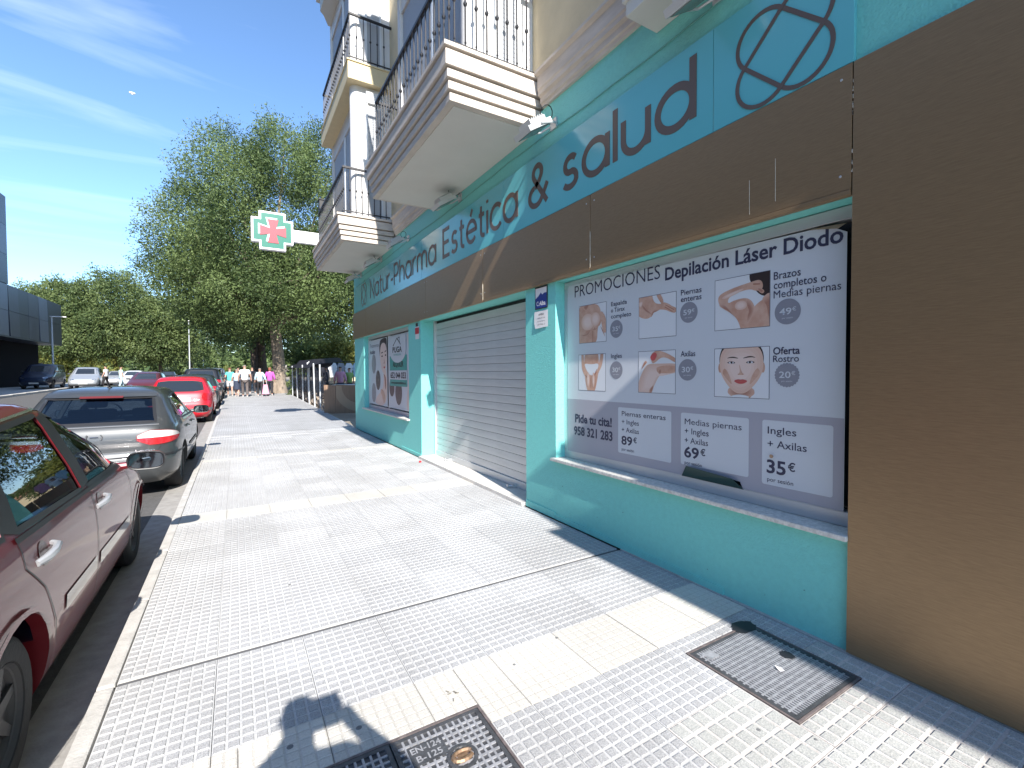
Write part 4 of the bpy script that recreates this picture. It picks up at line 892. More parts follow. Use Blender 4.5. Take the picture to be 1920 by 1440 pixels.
        o = mb.build(name, m, None, smooth=True, local=True); o.parent = s.t; return o
    def side(s, q, off, m, name, sg=1, glassy=False): return s._surf(q, lambda p: (sg * (s.xs(p[0], p[1]) + off), p[0], p[1]), name, m)
    def end(s, q, off, m, name, rear=True): return s._surf(q, lambda p: (p[0], s.ye(p[0], p[1], rear) + (-off if rear else off), p[1]), name, m)
    def wrap(s, z0, z1, x0, y1, off, m, name, sg=1, taper=0):
        """patch round the rear corner: from x0 on the rear face to y1 on the side"""
        mb = MB(); NZ, NU = 6, 18; vs = []
        for j in range(NZ + 1):
            v = j / NZ; z = z0 + (z1 - z0) * v; w, yr, yf = s.pr(z); yc, L = (yr + yf) / 2, (yf - yr) / 2
            a0 = -math.acos(min(1, (x0 / w) ** (s.n / 2))); a1 = -math.asin(min(1, max(0, (yc - y1) / L) ** (s.n / 2)))
            a1e = a0 + (a1 - a0) * (1 - taper * abs(v - .5) * 2) ; a0e = a0 + (a1 - a0) * .06 * (2 * v - 1) ** 4
            for i in range(NU + 1):
                a = a0e + (a1e - a0e) * i / NU; c, d = math.cos(a), math.sin(a)
                vs.append((sg * (w + off) * abs(c) ** (2 / s.n), yc - (L + off) * abs(d) ** (2 / s.n), z))
        mb.add(vs, [(j * (NU + 1) + i, j * (NU + 1) + i + 1, (j + 1) * (NU + 1) + i + 1, (j + 1) * (NU + 1) + i) for j in range(NZ) for i in range(NU)])
        o = mb.build(name, m, None, smooth=True, local=True); o.parent = s.t; return o
    def lamp(s, zc, hu, hl, x0, y1, off, m, name, sg=1, grow=0):
        mb = MB(); NZ, NU = 5, 24; vs = []
        for j in range(NZ + 1):
            for i in range(NU + 1):
                u = i / NU; sh = min(1, (max(u, 0) / .14 + .12) ** .5) * max(0, 1 - u ** 2.6) ** .5; v = j / NZ
                z = zc - (hl + grow) * sh + ((hu + hl + 2 * grow) * sh) * v; w, yr, yf = s.pr(z); yc, L = (yr + yf) / 2, (yf - yr) / 2
                a0 = -math.acos(min(1, ((x0 - grow) / w) ** (s.n / 2))); a1 = -math.asin(min(1, max(0, (yc - y1 - grow) / L) ** (s.n / 2))); a = a0 + (a1 - a0) * u; c, d = math.cos(a), math.sin(a)
                vs.append((sg * (w + off) * abs(c) ** (2 / s.n), yc - (L + off) * abs(d) ** (2 / s.n), z))
        mb.add(vs, [(j * (NU + 1) + i, j * (NU + 1) + i + 1, (j + 1) * (NU + 1) + i + 1, (j + 1) * (NU + 1) + i) for j in range(NZ) for i in range(NU)])
        o = mb.build(name, m, None, smooth=True, local=True); o.parent = s.t; return o
    def line(s, pts, wd, m, name, where='side', sg=1, off=.0025):
        """thin band along a polyline on the surface"""
        P = []
        for a, b in zip(pts[:-1], pts[1:]):
            n = max(1, int((Vector(b) - Vector(a)).length / .06)); P += [Vector(a).lerp(Vector(b), i / n) for i in range(n)]
        P.append(Vector(pts[-1])); mb = MB(); vs = []
        for i, p in enumerate(P):
            d = (P[min(i + 1, len(P) - 1)] - P[max(i - 1, 0)]).normalized(); nn = Vector((-d.y, d.x)) * wd / 2
            for q in (p - nn, p + nn):
                vs.append((sg * (s.xs(q[0], q[1]) + off), q[0], q[1]) if where == 'side' else (q[0], s.ye(q[0], q[1], where == 'rear') - (off if where == 'rear' else -off), q[1]))
        mb.add(vs, [(2 * i, 2 * i + 1, 2 * i + 3, 2 * i + 2) for i in range(len(P) - 1)]); o = mb.build(name, m, None, smooth=True, local=True); o.parent = s.t; return o
    def frame(s, q, sg, side):
        pts = list(q) + [q[0]]
        if side: s.line(pts, .026, trim_m, 'window_trim', 'side', sg, .002)
        else: s.line(pts, .035, trim_m, 'window_trim', 'rear', 1, .002)
    def wheels(s, ww):
        r = s.r; w0 = max(c[1] for c in s.ctrl) - .05
        for ya in s.axles:
            for sg in (1, -1):
                xo = sg * w0; xi = sg * (w0 - ww); N_ = 36 if s.detail else 18
                mb = MB(); e = .02 * sg
                mb.lathe([(r * .62, xo - e), (r * .66, xo), (r * .86, xo + e * .25), (r * .95, xo - e * .6), (r, xo - e * 1.6), (r, xi + e * 1.6), (r * .95, xi + e * .5), (r * .62, xi)], (0, ya, r), 'x', N_)
                t_ = mb.build('wheel', tyre_m, None, smooth=True, local=True); t_.parent = s.t
                mb = MB(); rr = r * .64
                mb.lathe([(0, xo - e * 2.2), (rr * .88, xo - e * 2.2), (rr, xo - e * .2), (rr, xi), (rr * .93, xi)], (0, ya, r), 'x', N_, 1)
                if s.detail:
                    for k in range(7):
                        a = 2 * math.pi * k / 7 + .2; ca, sa = math.cos(a), math.sin(a); x_ = xo - e * 1.3
                        w1, w2 = .030, .018; vs = []
                        for (rad, ww_) in ((rr * .12, w1), (rr * .96, w2)):
                            for q_ in (-ww_, ww_):
                                for dx in (0, -e): vs.append((x_ + dx, ya + ca * rad - sa * q_, r + sa * rad + ca * q_))
                        mb.add(vs, [(0, 2, 6, 4), (1, 5, 7, 3), (0, 4, 5, 1), (2, 3, 7, 6)], 0)
                    mb.lathe([(0, xo - e * .7), (rr * .16, xo - e * .8), (rr * .2, xo - e * 1.5)], (0, ya, r), 'x', 16, 0)
                    mb.lathe([(rr * .93, xo - e * 1.2), (rr * 1.02, xo - e * .3)], (0, ya, r), 'x', N_, 0)
                o = mb.build('rim', [s.rimm, hub_m], None, smooth=False, local=True); o.parent = t_
    def box(s, name, m, bev, *bx):
        mb = MB()
        for b in bx: mb.box(*b)
        o = mb.build(name, m, None, bev=bev, local=True); o.parent = s.t; return o
    def interior(s, yfront, yrear, zs=.55, zh=1.22, w=.62, steer=None):
        s.box('dashboard', inside_m, .04, (-w, w, yfront + .62, yfront + 1.0, .5, .90))
        for x in (-.36, .36):
            s.box('front_seat', seat_m, .05, (x - .24, x + .24, yfront - .15, yfront + .32, .5, .64), (x - .24, x + .24, yfront - .26, yfront - .12, .60, 1.08), (x - .13, x + .13, yfront - .25, yfront - .15, 1.10, zh + .02))
        s.box('rear_seat', seat_m, .05, (-w, w, yrear - .1, yrear + .4, .5, .62), (-w, w, yrear - .2, yrear - .05, .60, 1.0), (-.50, -.20, yrear - .2, yrear - .1, 1.005, 1.13), (.20, .50, yrear - .2, yrear - .1, 1.005, 1.13))
        if steer:
            mb = MB(); x, y, z = steer; mb.tube([(x + .18 * math.cos(a), y - .07 * math.sin(a), z + .165 * math.sin(a)) for a in [i * math.pi / 10 for i in range(21)]], .014, 8); mb.tube([(x - .17, y, z), (x + .17, y, z)], .015, 6)
            o = mb.build('steering_wheel', trim_m, None, smooth=True, local=True); o.parent = s.t
def carpaint(name, col, metal=.35): return mat(name, col, .42, metal=metal, coat=.75, spec=.45)
FLOORM = mat('car_interior', (.05, .055, .07))
# --- dark red saloon, nearest
mar = carpaint('maroon_paint', (.15, .007, .014), .1)
ctrl = [(.17, .78, .20, 4.02), (.28, .835, .06, 4.15), (.45, .865, .0, 4.20), (.62, .872, .01, 4.17), (.74, .868, .05, 4.02), (.84, .856, .09, 3.72), (.92, .838, .14, 3.36), (.98, .815, .22, 3.12), (1.10, .775, .44, 2.97), (1.24, .715, .62, 2.68), (1.36, .665, .78, 2.38), (1.45, .605, .96, 2.12), (1.49, .52, 1.16, 1.88), (1.505, .32, 1.35, 1.70)]
wins = [[(2.06, .965), (3.02, .955), (2.50, 1.345), (2.02, 1.405)], [(1.06, .985), (1.97, .967), (1.92, 1.405), (1.20, 1.365)], [(.62, 1.01), (.94, .99), (1.06, 1.29), (.90, 1.24)]]
A = Car('parked_car', 'dark red hatchback parked nearest, its side filling the lower left corner', 'car', (-1.60, 1.60, -.128), ctrl, mar, (.86, 3.47), r=.315, rimm=mat('rim_shaded', (.07, .07, .075), .5, metal=.3), windows=wins, rearwin=[(-.5, 1.06), (.5, 1.06), (.46, 1.33), (-.46, 1.33)], frontwin=[(-.64, 1.0), (.64, 1.0), (.54, 1.36), (-.54, 1.36)], group='cars parked along the kerb')  # rim coloured dark for the shade the wheel stands in
A.interior(2.3, 1.2, steer=(-.36, 2.84, .98))
for sg in (1, -1):
    A.line([(2.06, .96), (2.04, .62), (2.04, .27)], .008, trim_m, 'door_seam', 'side', sg); A.line([(3.02, .92), (3.08, .78), (3.06, .27)], .008, trim_m, 'door_seam', 'side', sg)
    A.line([(1.02, .97), (1.00, .84), (1.16, .70), (1.28, .50), (1.30, .27)], .008, trim_m, 'door_seam', 'side', sg)
    A.line([(2.035, .975), (1.985, 1.40)], .155, trim_m, 'pillar', 'side', sg, .004); A.line([(1.0, .99), (1.12, 1.35)], .14, trim_m, 'pillar', 'side', sg, .003); A.line([(.57, 1.0), (.86, 1.28), (1.18, 1.395), (2.0, 1.438), (2.54, 1.37), (3.09, .965)], .012, chrome, 'window_chrome', 'side', sg, .005)
    A.line([(1.0, .955), (2.99, .935)], .022, trim_m, 'belt_trim', 'side', sg, .006)
    A.line([(1.42, .52), (2.0, .515)], .075, mat('moulding_reflection_grey', (.26, .22, .20), .3, metal=.1, coat=1), 'rubbing_strip', 'side', sg, .005); A.line([(2.08, .513), (2.98, .50)], .072, mat('moulding_reflection_grey', (.26, .22, .20)), 'rubbing_strip', 'side', sg, .005)  # pale grey of the strips stands in for their reflection
    for hy in (1.20, 2.18):
        x = A.xs(hy, .84); mb = MB(); n = 18
        cup = [(sg * (A.xs(hy + .055 * math.cos(t), .84 + .055 * math.sin(t)) + .002), hy + .055 * math.cos(t), .84 + .055 * math.sin(t)) for t in [2 * math.pi * i / n for i in range(n)]]
        mb.add(cup, [tuple(range(n)) if sg > 0 else tuple(range(n))[::-1]]); o = mb.build('handle_cup', mat('maroon_dark', (.05, .004, .008), .4, coat=.6), None, local=True); o.parent = A.t
        mb = MB(); mb.tube([(sg * (A.xs(hy - .10, .83) + .004), hy - .10, .825), (sg * (x + .028), hy - .06, .835), (sg * (x + .038), hy, .845), (sg * (x + .030), hy + .07, .852), (sg * (A.xs(hy + .1, .85) + .004), hy + .10, .855)], [.014, .018, .017, .016, .013], 8)
        o = mb.build('door_handle', mat('handle_silver', (.42, .43, .45), .35, metal=.3), None, smooth=True, local=True); o.parent = A.t
    # wheel arch lip
    for ya in A.axles:
        A.line([(ya + (.382) * math.cos(t), A.r + .382 * math.sin(t)) for t in [math.pi * (i / 14) for i in range(0, 15)]], .024, mar, 'arch_lip', 'side', sg, .014)
def mirror(car, y, z, m, sg=1, gl=None):
    x = car.xs(y, z); mb = MB()
    prof = [(0, -.0), (.9, .0), (1, .05), (.95, .10), (.6, .14), (0, .15)]; vs = []; n = 20; rings = [(0.0, 1.0), (.03, 1.03), (.08, .95), (.12, .72), (.145, .35)]
    cx_ = x + .17; 
    for d, sc in rings:
        for k in range(n):
            a = 2 * math.pi * k / n; c, q = math.cos(a), math.sin(a)
            vs.append((sg * (cx_ + .115 * sc * math.copysign(abs(c) ** .6, c)), y + d, z + .02 + .068 * sc * math.copysign(abs(q) ** .6, q)))
    fs = [(j * n + k, j * n + (k + 1) % n, (j + 1) * n + (k + 1) % n, (j + 1) * n + k) for j in range(len(rings) - 1) for k in range(n)] + [tuple(range((len(rings) - 1) * n, len(rings) * n))]
    mb.add(vs, fs); mb.tube([(sg * (x - .02), y + .05, z - .02), (sg * (x + .09), y + .05, z - .01)], [.03, .025], 8)
    o = mb.build('mirror', m, None, smooth=True, local=True); o.parent = car.t
    mb = MB(); mb.add([(sg * (cx_ + .108 * math.copysign(abs(math.cos(a)) ** .6, math.cos(a))), y - .002, z + .02 + .060 * math.copysign(abs(math.sin(a)) ** .6, math.sin(a))) for a in [2 * math.pi * k / n for k in range(n)]], [tuple(range(n))])
    g = mb.build('mirror_glass', mat('mirror_glass', (.25, .3, .35), .03, metal=1), None, local=True); g.parent = o
    mb = MB(); rim = [(sg * (cx_ + .116 * math.copysign(abs(math.cos(a)) ** .6, math.cos(a))), y - .001, z + .02 + .068 * math.copysign(abs(math.sin(a)) ** .6, math.sin(a))) for a in [2 * math.pi * k / 24 for k in range(25)]]
    mb.tube(rim, .006, 5, cap=False); g = mb.build('mirror_rim', trim_m, None, smooth=True, local=True); g.parent = o
mirror(A, 2.98, .93, mar, 1); mirror(A, 2.98, .93, mar, -1)
A.wrap(.70, .88, .42, .42, .006, lampred, 'tail_light', 1); A.wrap(.70, .88, .42, .42, .006, lampred, 'tail_light', -1)
A.box('roof_floor', inside_m, 0, (-.7, .7, .3, 3.6, .40, .455))
# --- grey hatchback
gry = carpaint('grey_paint', (.046, .050, .053), .2)
ctrl = [(.20, .76, .14, 3.95), (.30, .84, .03, 4.12), (.42, .865, .0, 4.18), (.55, .870, .01, 4.18), (.60, .868, .045, 4.12), (.72, .866, .055, 3.95), (.84, .855, .07, 3.60), (.93, .835, .10, 3.28), (1.0, .80, .16, 3.05), (1.10, .755, .27, 2.80), (1.22, .695, .42, 2.52), (1.33, .64, .56, 2.25), (1.40, .58, .68, 2.05), (1.435, .48, .85, 1.85), (1.45, .30, 1.1, 1.65)]
wins = [[(2.1, .96), (2.95, .95), (2.42, 1.30), (2.04, 1.345)], [(1.12, .98), (2.02, .96), (1.96, 1.35), (1.15, 1.30)], [(.62, 1.04), (1.02, .99), (1.05, 1.27), (.86, 1.22)]]
B = Car('parked_car', 'silver-grey hatchback parked second, with wide red and white tail lights', 'car', (-1.53, 7.50, -.128), ctrl, gry, (.80, 3.30), r=.31, windows=wins, rearwin=[(-.60, 1.00), (.60, 1.00), (.535, 1.315), (-.535, 1.315)], frontwin=[(-.64, .99), (.64, .99), (.52, 1.30), (-.52, 1.30)], group='cars parked along the kerb')
B.interior(2.3, 1.35, steer=(-.36, 2.84, .98), zh=1.24); B.box('roof_floor', inside_m, 0, (-.7, .7, .3, 3.6, .40, .455))
for sg in (1, -1):
    B.lamp(.80, .088, 0, .42, .42, .008, lampwhite, 'tail_light', sg); B.lamp(.80, 0, .088, .42, .42, .008, lampred, 'tail_light', sg); B.lamp(.80, .088, .088, .42, .42, .004, mat('lamp_bezel', (.12, .02, .02), .4), 'light_bezel', sg, .012)
    B.wrap(.556, .580, .02, .75, .004, trim_m, 'bumper_gap', sg)
    B.line([(2.06, .96), (2.04, .62), (2.04, .27)], .008, trim_m, 'door_seam', 'side', sg); B.line([(1.06, .97), (1.06, .7), (1.22, .45), (1.22, .27)], .008, trim_m, 'door_seam', 'side', sg)
    B.line([(1.5, .52), (3.0, .50)], .05, trim_m, 'rubbing_strip', 'side', sg, .01)
    mirror(B, 2.98, .95, gry, sg)
    for hy in (1.28, 2.2): 
        x = B.xs(hy, .83); mb = MB(); mb.tube([(sg * x, hy - .09, .83), (sg * (x + .03), hy, .84), (sg * x, hy + .09, .84)], .014, 6); o = mb.build('door_handle', gry, None, smooth=True, local=True); o.parent = B.t
B.line([(-.64, .98), (-.66, .68), (-.60, .585)], .008, trim_m, 'tailgate_seam', 'rear'); B.line([(.64, .98), (.66, .68), (.60, .585)], .008, trim_m, 'tailgate_seam', 'rear')
B.line([(-.64, .965), (.64, .965)], .012, mat('grey_edge', (.25, .25, .25), .3, metal=.5), 'tailgate_lip', 'rear', 1, .006)
B.end([(-.58, 1.325), (.58, 1.325), (.56, 1.385), (-.56, 1.385)], .035, gry, 'spoiler'); B.end([(-.22, 1.312), (.22, 1.312), (.22, 1.338), (-.22, 1.338)], .040, mat('brake_lamp', (.12, .02, .02), .2), 'brake_light')
B.end([(-.26, .40), (.26, .40), (.26, .51), (-.26, .51)], .012, plate_m, 'number_plate'); B.end([(-.84, .47), (.84, .47), (.84, .54), (-.84, .54)], .006, mat('grey_moulding', (.13, .135, .14), .4, coat=.5), 'bumper_strip')
# badge: open oval bars
mb = MB()
for sx in (-1, 1): mb.tube([(sx * .055 + sx * .02 * math.cos(a), B.ye(0, .84) - .014, .84 + .035 * math.sin(a)) for a in [-1.2 + i * .3 for i in range(9)]], .007, 6)
mb.tube([(-.04, B.ye(0, .84) - .014, .845), (.04, B.ye(0, .84) - .014, .845)], .005, 6); o = mb.build('badge', chrome, None, smooth=True, local=True); o.parent = B.t
def rear_word(car, txt, x0, x1, z, h, m, b=.02):
    me = text_mesh(txt, b); n = len(me.vertices); co = np.empty(n * 3); me.vertices.foreach_get('co', co); co = co.reshape(-1, 3); a, c = co[:, 0].min(), co[:, 0].max()
    new = []
    for v in co: x = x0 + (v[0] - a) * (x1 - x0) / (c - a); zz = z + v[1] / .68 * h; new += [x, car.ye(x, zz) - .006, zz]
    me.vertices.foreach_set('co', new); me.materials.append(m); me.update(); o = bpy.data.objects.new('lettering', me); C.objects.link(o); o.parent = car.t
rear_word(B, 'León', .40, .60, .632, .022, chrome)
mb = MB(); mb.tube([(0, .98, 1.44), (0, .90, 1.50), (0, .72, 1.60)], [.012, .006, .003], 6); mb.lathe([(0, .0), (.03, 0), (.02, .02), (0, .025)], (0, .98, 1.435), 'z', 10); o = mb.build('aerial', trim_m, None, smooth=True, local=True); o.parent = B.t
mb = MB(); mb.tube([(-.1, .36, 1.0), (.25, .34, 1.03)], .009, 6); o = mb.build('wiper', trim_m, None, local=True); o.parent = B.t
# --- red hatchback
rdp = carpaint('red_car_paint', (.50, .010, .022), .05)
ctrl = [(.20, .74, .14, 3.85), (.30, .82, .03, 3.98), (.45, .855, .0, 4.03), (.60, .862, .01, 4.0), (.72, .86, .06, 3.85), (.86, .85, .10, 3.50), (.96, .825, .14, 3.15), (1.04, .80, .20, 2.95), (1.16, .74, .28, 2.68), (1.28, .68, .36, 2.40), (1.39, .61, .45, 2.12), (1.45, .52, .58, 1.9), (1.475, .32, .85, 1.6)]
R3 = Car('parked_car', 'bright red hatchback parked third, white number plate and round-cornered rear window', 'car', (-1.50, 17.3, gz(17.3) - .128), ctrl, rdp, (.70, 3.24), r=.31, detail=1, windows=[[(1.95, .97), (2.85, .96), (2.3, 1.33), (1.95, 1.36)], [(.80, 1.02), (1.88, .98), (1.88, 1.37), (1.0, 1.33)]],
        rearwin=[(-.60, 1.06), (-.35, 1.02), (.35, 1.02), (.60, 1.06), (.55, 1.30), (.3, 1.33), (-.3, 1.33), (-.55, 1.30)], frontwin=[(-.64, 1.03), (.64, 1.03), (.52, 1.36), (-.52, 1.36)], group='cars parked along the kerb')
for sg in (1, -1):
    R3.lamp(.84, .12, .12, .56, .34, .007, mat('lamp_dull_red', (.33, .01, .015), .15, coat=.6), 'tail_light', sg); R3.wrap(.42, .50, .25, .5, .012, mat('bumper_grey', (.17, .165, .165), .5), 'bumper_strip', sg, .3)
R3.end([(-.27, .70), (.27, .70), (.27, .82), (-.27, .82)], .012, plate_m, 'number_plate'); R3.line([(-.7, .63), (.7, .63)], .008, trim_m, 'bumper_gap', 'rear')
R3.box('dark_under_panel', trim_m, 0, (-.6, .6, .16, .5, .17, .24)); mirror(R3, 2.85, .98, rdp, 1)  # dark trim panel low under the rear bumper
rear_word(R3, '207', .36, .50, .735, .03, chrome); rear_word(R3, '3482 FKD', -.23, .23, .73, .06, M['navy'])
# --- row beyond, and the far side
lowc = ctrl
suvc = [(.28, .78, .1, 4.1), (.45, .87, .0, 4.35), (.7, .89, .02, 4.3), (.95, .88, .06, 3.7), (1.08, .86, .1, 3.3), (1.2, .82, .16, 3.05), (1.45, .74, .28, 2.6), (1.6, .68, .36, 2.3), (1.68, .58, .5, 2.0), (1.70, .4, .8, 1.7)]
def simple(label, loc, cc, paint, rz=0, nm='parked_car', grp='cars parked along the kerb', cat='car', k=1.0, axles=(.75, 3.25), lights=True, lampm=None):
    zt = cc[-1][0]; b0 = .66 * zt; t0 = .93 * zt
    def Y(z): return hermite(cc, z)
    w, r0, f0 = Y(b0); w1, r1, f1 = Y(t0)
    q = [[((r0 + f0) * .52, b0), (f0 - .28, b0 - .01), (f1 - .02, t0), ((r0 + f0) * .52, t0 + .01)], [(r0 + .5, b0 + .02), ((r0 + f0) * .49, b0), ((r0 + f0) * .49, t0 + .01), (r1 + .35, t0)]]
    c_ = Car(nm, label, cat, loc, cc, paint, axles, r=.31 * k, detail=0, windows=q, rearwin=[(-w * .74, b0 + .04), (w * .74, b0 + .04), (w1 * .84, t0 - .02), (-w1 * .84, t0 - .02)], frontwin=[(-w * .8, b0 + .04), (w * .8, b0 + .04), (w1 * .84, t0 - .02), (-w1 * .84, t0 - .02)], rz=rz, group=grp)
    for sg in (1, -1):
        c_.wrap(.58 * zt, .66 * zt, .5, .28, .006, lampred, 'tail_light', sg)
        mb = MB(); n = 12; mb.add([(sg * (.60 + .13 * math.cos(a)), c_.ye(.6 + .13 * math.cos(a), .44 * zt + .05 * math.sin(a), False) + .012, .44 * zt + .05 * math.sin(a)) for a in [2 * math.pi * i / n for i in range(n)]], [tuple(range(n))]); o = mb.build('headlight', lampm or chrome, None, local=True); o.parent = c_.t
        x = c_.xs(f0 - .45, b0); mb = MB(); mb.box(sg * x - .02, sg * (x + .16) + .0, f0 - .5, f0 - .4, b0, b0 + .11) if sg > 0 else mb.box(-(x + .16), -x + .02, f0 - .5, f0 - .4, b0, b0 + .11)
        o = mb.build('mirror', trim_m, None, bev=.01, local=True); o.parent = c_.t
    c_.end([(-.26, .42), (.26, .42), (.26, .52), (-.26, .52)], .012, plate_m, 'number_plate'); c_.end([(-.26, .36), (.26, .36), (.26, .46), (-.26, .46)], .012, plate_m, 'number_plate', False)
    return c_
dk = carpaint('black_car_paint', (.012, .013, .016), .1); dgr = carpaint('dark_green_car_paint', (.03, .045, .045), .3); silv = carpaint('silver_car_paint', (.38, .40, .42), .4); whi = carpaint('white_car_paint', (.62, .64, .66), .0); navyp = carpaint('navy_car_paint', (.01, .016, .04), .2); wine = carpaint('wine_car_paint', (.10, .015, .02), .2)
simple('dark green-grey car parked fourth, right in front of the red hatchback', (-1.46, 22.4, gz(23) - .128), lowc, dgr)
simple('tall black car parked fifth, roof standing above its neighbours', (-1.46, 27.0, gz(28) - .128), suvc, dk, axles=(.8, 3.5), k=1.1)
simple('dark car parked sixth in the kerb row', (-1.50, 31.8, gz(33) - .128), lowc, dk)
simple('silver car parked seventh in the kerb row, by the group of walkers', (-1.50, 36.4, gz(38) - .128), lowc, silv)
simple('white car at the far end of the kerb row', (-1.5, 41.5, gz(42) - .128), suvc, whi, axles=(.8, 3.5), k=1.1)
PI_ = math.pi
simple('wine-red car facing the camera across the road, left of the red hatchback', (-4.75, 38.6, gz(36) - .128), lowc, wine, rz=PI_, grp='oncoming and far-side cars')
simple('white people carrier facing the camera, parked across the road', (-10.1, 49.5, gz(50) - .128), suvc, silv, rz=PI_ + .1, grp='oncoming and far-side cars', axles=(.8, 3.5), k=1.1)
simple('dark blue van beside the dark base of the grey building', (-12.6, 50.5, gz(49) - .02), [(.25, .8, .1, 3.9), (.5, .89, .0, 4.1), (.8, .9, .0, 4.05), (1.05, .89, .02, 3.4), (1.25, .87, .03, 3.1), (1.6, .82, .06, 2.6), (1.78, .74, .1, 2.3), (1.84, .5, .3, 2.0)], navyp, rz=PI_, nm='parked_van', grp='oncoming and far-side cars', cat='van', k=1.05)
simple('white car with a light roof behind the walkers in the road', (-8.2, 57, .372), lowc, whi, rz=PI_, grp='oncoming and far-side cars')
simple('silver car parked in the shade of the left-hand trees', (-10.4, 63, .372), lowc, silv, rz=PI_, grp='oncoming and far-side cars')
simple('black car in deep shade under the left-hand trees', (-6.6, 66, .372), lowc, dk, rz=PI_, grp='oncoming and far-side cars')
# ------------------------------------------------------------ trees
def leafmat(name, c1, c2, tr=.35):
    m = bpy.data.materials.new(name); m.use_nodes = True; t = m.node_tree; t.nodes.clear()
    o = t.nodes.new('ShaderNodeOutputMaterial'); a = t.nodes.new('ShaderNodeAttribute'); a.attribute_name = 'tone'
    r = t.nodes.new('ShaderNodeValToRGB'); r.color_ramp.elements[0].color = (*c1, 1); r.color_ramp.elements[1].color = (*c2, 1)
    d = t.nodes.new('ShaderNodeBsdfPrincipled'); d.inputs['Roughness'].default_value = .55; d.inputs['Specular IOR Level'].default_value = .3
    l = t.nodes.new('ShaderNodeBsdfTranslucent'); mx = t.nodes.new('ShaderNodeMixShader'); mx.inputs[0].default_value = tr
    t.links.new(a.outputs['Fac'], r.inputs[0]); t.links.new(r.outputs[0], d.inputs['Base Color']); t.links.new(r.outputs[0], l.inputs[0])
    t.links.new(d.outputs[0], mx.inputs[1]); t.links.new(l.outputs[0], mx.inputs[2]); t.links.new(mx.outputs[0], o.inputs[0]); return m
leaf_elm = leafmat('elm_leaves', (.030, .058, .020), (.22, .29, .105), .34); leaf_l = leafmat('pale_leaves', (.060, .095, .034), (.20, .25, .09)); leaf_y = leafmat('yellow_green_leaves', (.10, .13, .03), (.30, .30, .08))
bark = mat('bark', (.27, .215, .165), .9, var=.45, scale=5, bump=.9, bscale=14, stretch=(1, 1, .25)); bark_d = mat('dark_bark', (.09, .065, .05), .9, var=.4, scale=5)
RNG = np.random.default_rng(11)
def crown(parent, base, lobes, nclump, nleaf, lw, ll, m, spread=.55, droop=.35, name='crown'):
    L = np.array(lobes, float); vol = L[:, 3] * L[:, 4]; idx = RNG.choice(len(L), nclump, p=vol / vol.sum())
    d = RNG.normal(size=(nclump, 3)); d /= np.linalg.norm(d, axis=1)[:, None]
    rad = .62 + .40 * RNG.random(nclump) ** .7 + .16 * (RNG.random(nclump) < .18) * RNG.random(nclump)
    c = L[idx, :3] + d * np.c_[L[idx, 3], L[idx, 3], L[idx, 4]] * rad[:, None]
    c += np.sin(c[:, [1, 2, 0]] * 1.9 + idx[:, None]) * .35
    keep = (np.sin(c[:, 0] * 1.35 + 1.0) * np.sin(c[:, 1] * 1.2 + .4) * np.sin(c[:, 2] * 1.5 + .8 + .5 * np.sin(c[:, 0])) > -.30) | (RNG.random(nclump) < .25)
    c, d, idx = c[keep], d[keep], idx[keep]; nclump = len(c)
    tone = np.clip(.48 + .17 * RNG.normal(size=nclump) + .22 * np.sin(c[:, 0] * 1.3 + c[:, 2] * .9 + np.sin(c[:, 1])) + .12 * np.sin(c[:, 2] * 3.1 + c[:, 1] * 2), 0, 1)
    stem = d * .8 + RNG.normal(size=(nclump, 3)) * .5; stem[:, 2] += .25; stem /= np.linalg.norm(stem, axis=1)[:, None]
    n = nclump * nleaf; ci = np.repeat(np.arange(nclump), nleaf)
    t = RNG.random(n) - .35
    p = c[ci] + stem[ci] * (t * spread * 2.0)[:, None] + RNG.normal(size=(n, 3)) * spread * .36
    p[:, 2] -= droop * (t ** 2) * spread * 2
    ax = stem[ci] * .6 + RNG.normal(size=(n, 3)) * .75; ax[:, 2] -= droop; ax /= np.linalg.norm(ax, axis=1)[:, None]
    sd_ = np.cross(ax, RNG.normal(size=(n, 3))); sd_ /= np.linalg.norm(sd_, axis=1)[:, None]
    sc = (.7 + .6 * RNG.random(n))[:, None]
    v = np.stack([p - sd_ * lw * .25 * sc, p + sd_ * lw * .5 * sc + ax * ll * .35 * sc, p + ax * ll * sc, p - sd_ * lw * .5 * sc + ax * ll * .45 * sc], 1).reshape(-1, 3)
    v += np.array(base); me = bpy.data.meshes.new(name); me.vertices.add(4 * n); me.vertices.foreach_set('co', (v - np.array(root_off(parent))).ravel().astype(np.float32))
    me.loops.add(4 * n); me.loops.foreach_set('vertex_index', np.arange(4 * n, dtype=np.int32)); me.polygons.add(n); me.polygons.foreach_set('loop_start', np.arange(0, 4 * n, 4, dtype=np.int32)); me.polygons.foreach_set('loop_total', np.full(n, 4, dtype=np.int32))
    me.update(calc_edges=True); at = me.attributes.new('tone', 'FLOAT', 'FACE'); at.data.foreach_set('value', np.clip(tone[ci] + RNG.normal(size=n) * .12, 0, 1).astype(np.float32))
    me.materials.append(m); o = bpy.data.objects.new(name, me); C.objects.link(o); o.parent = parent; return o
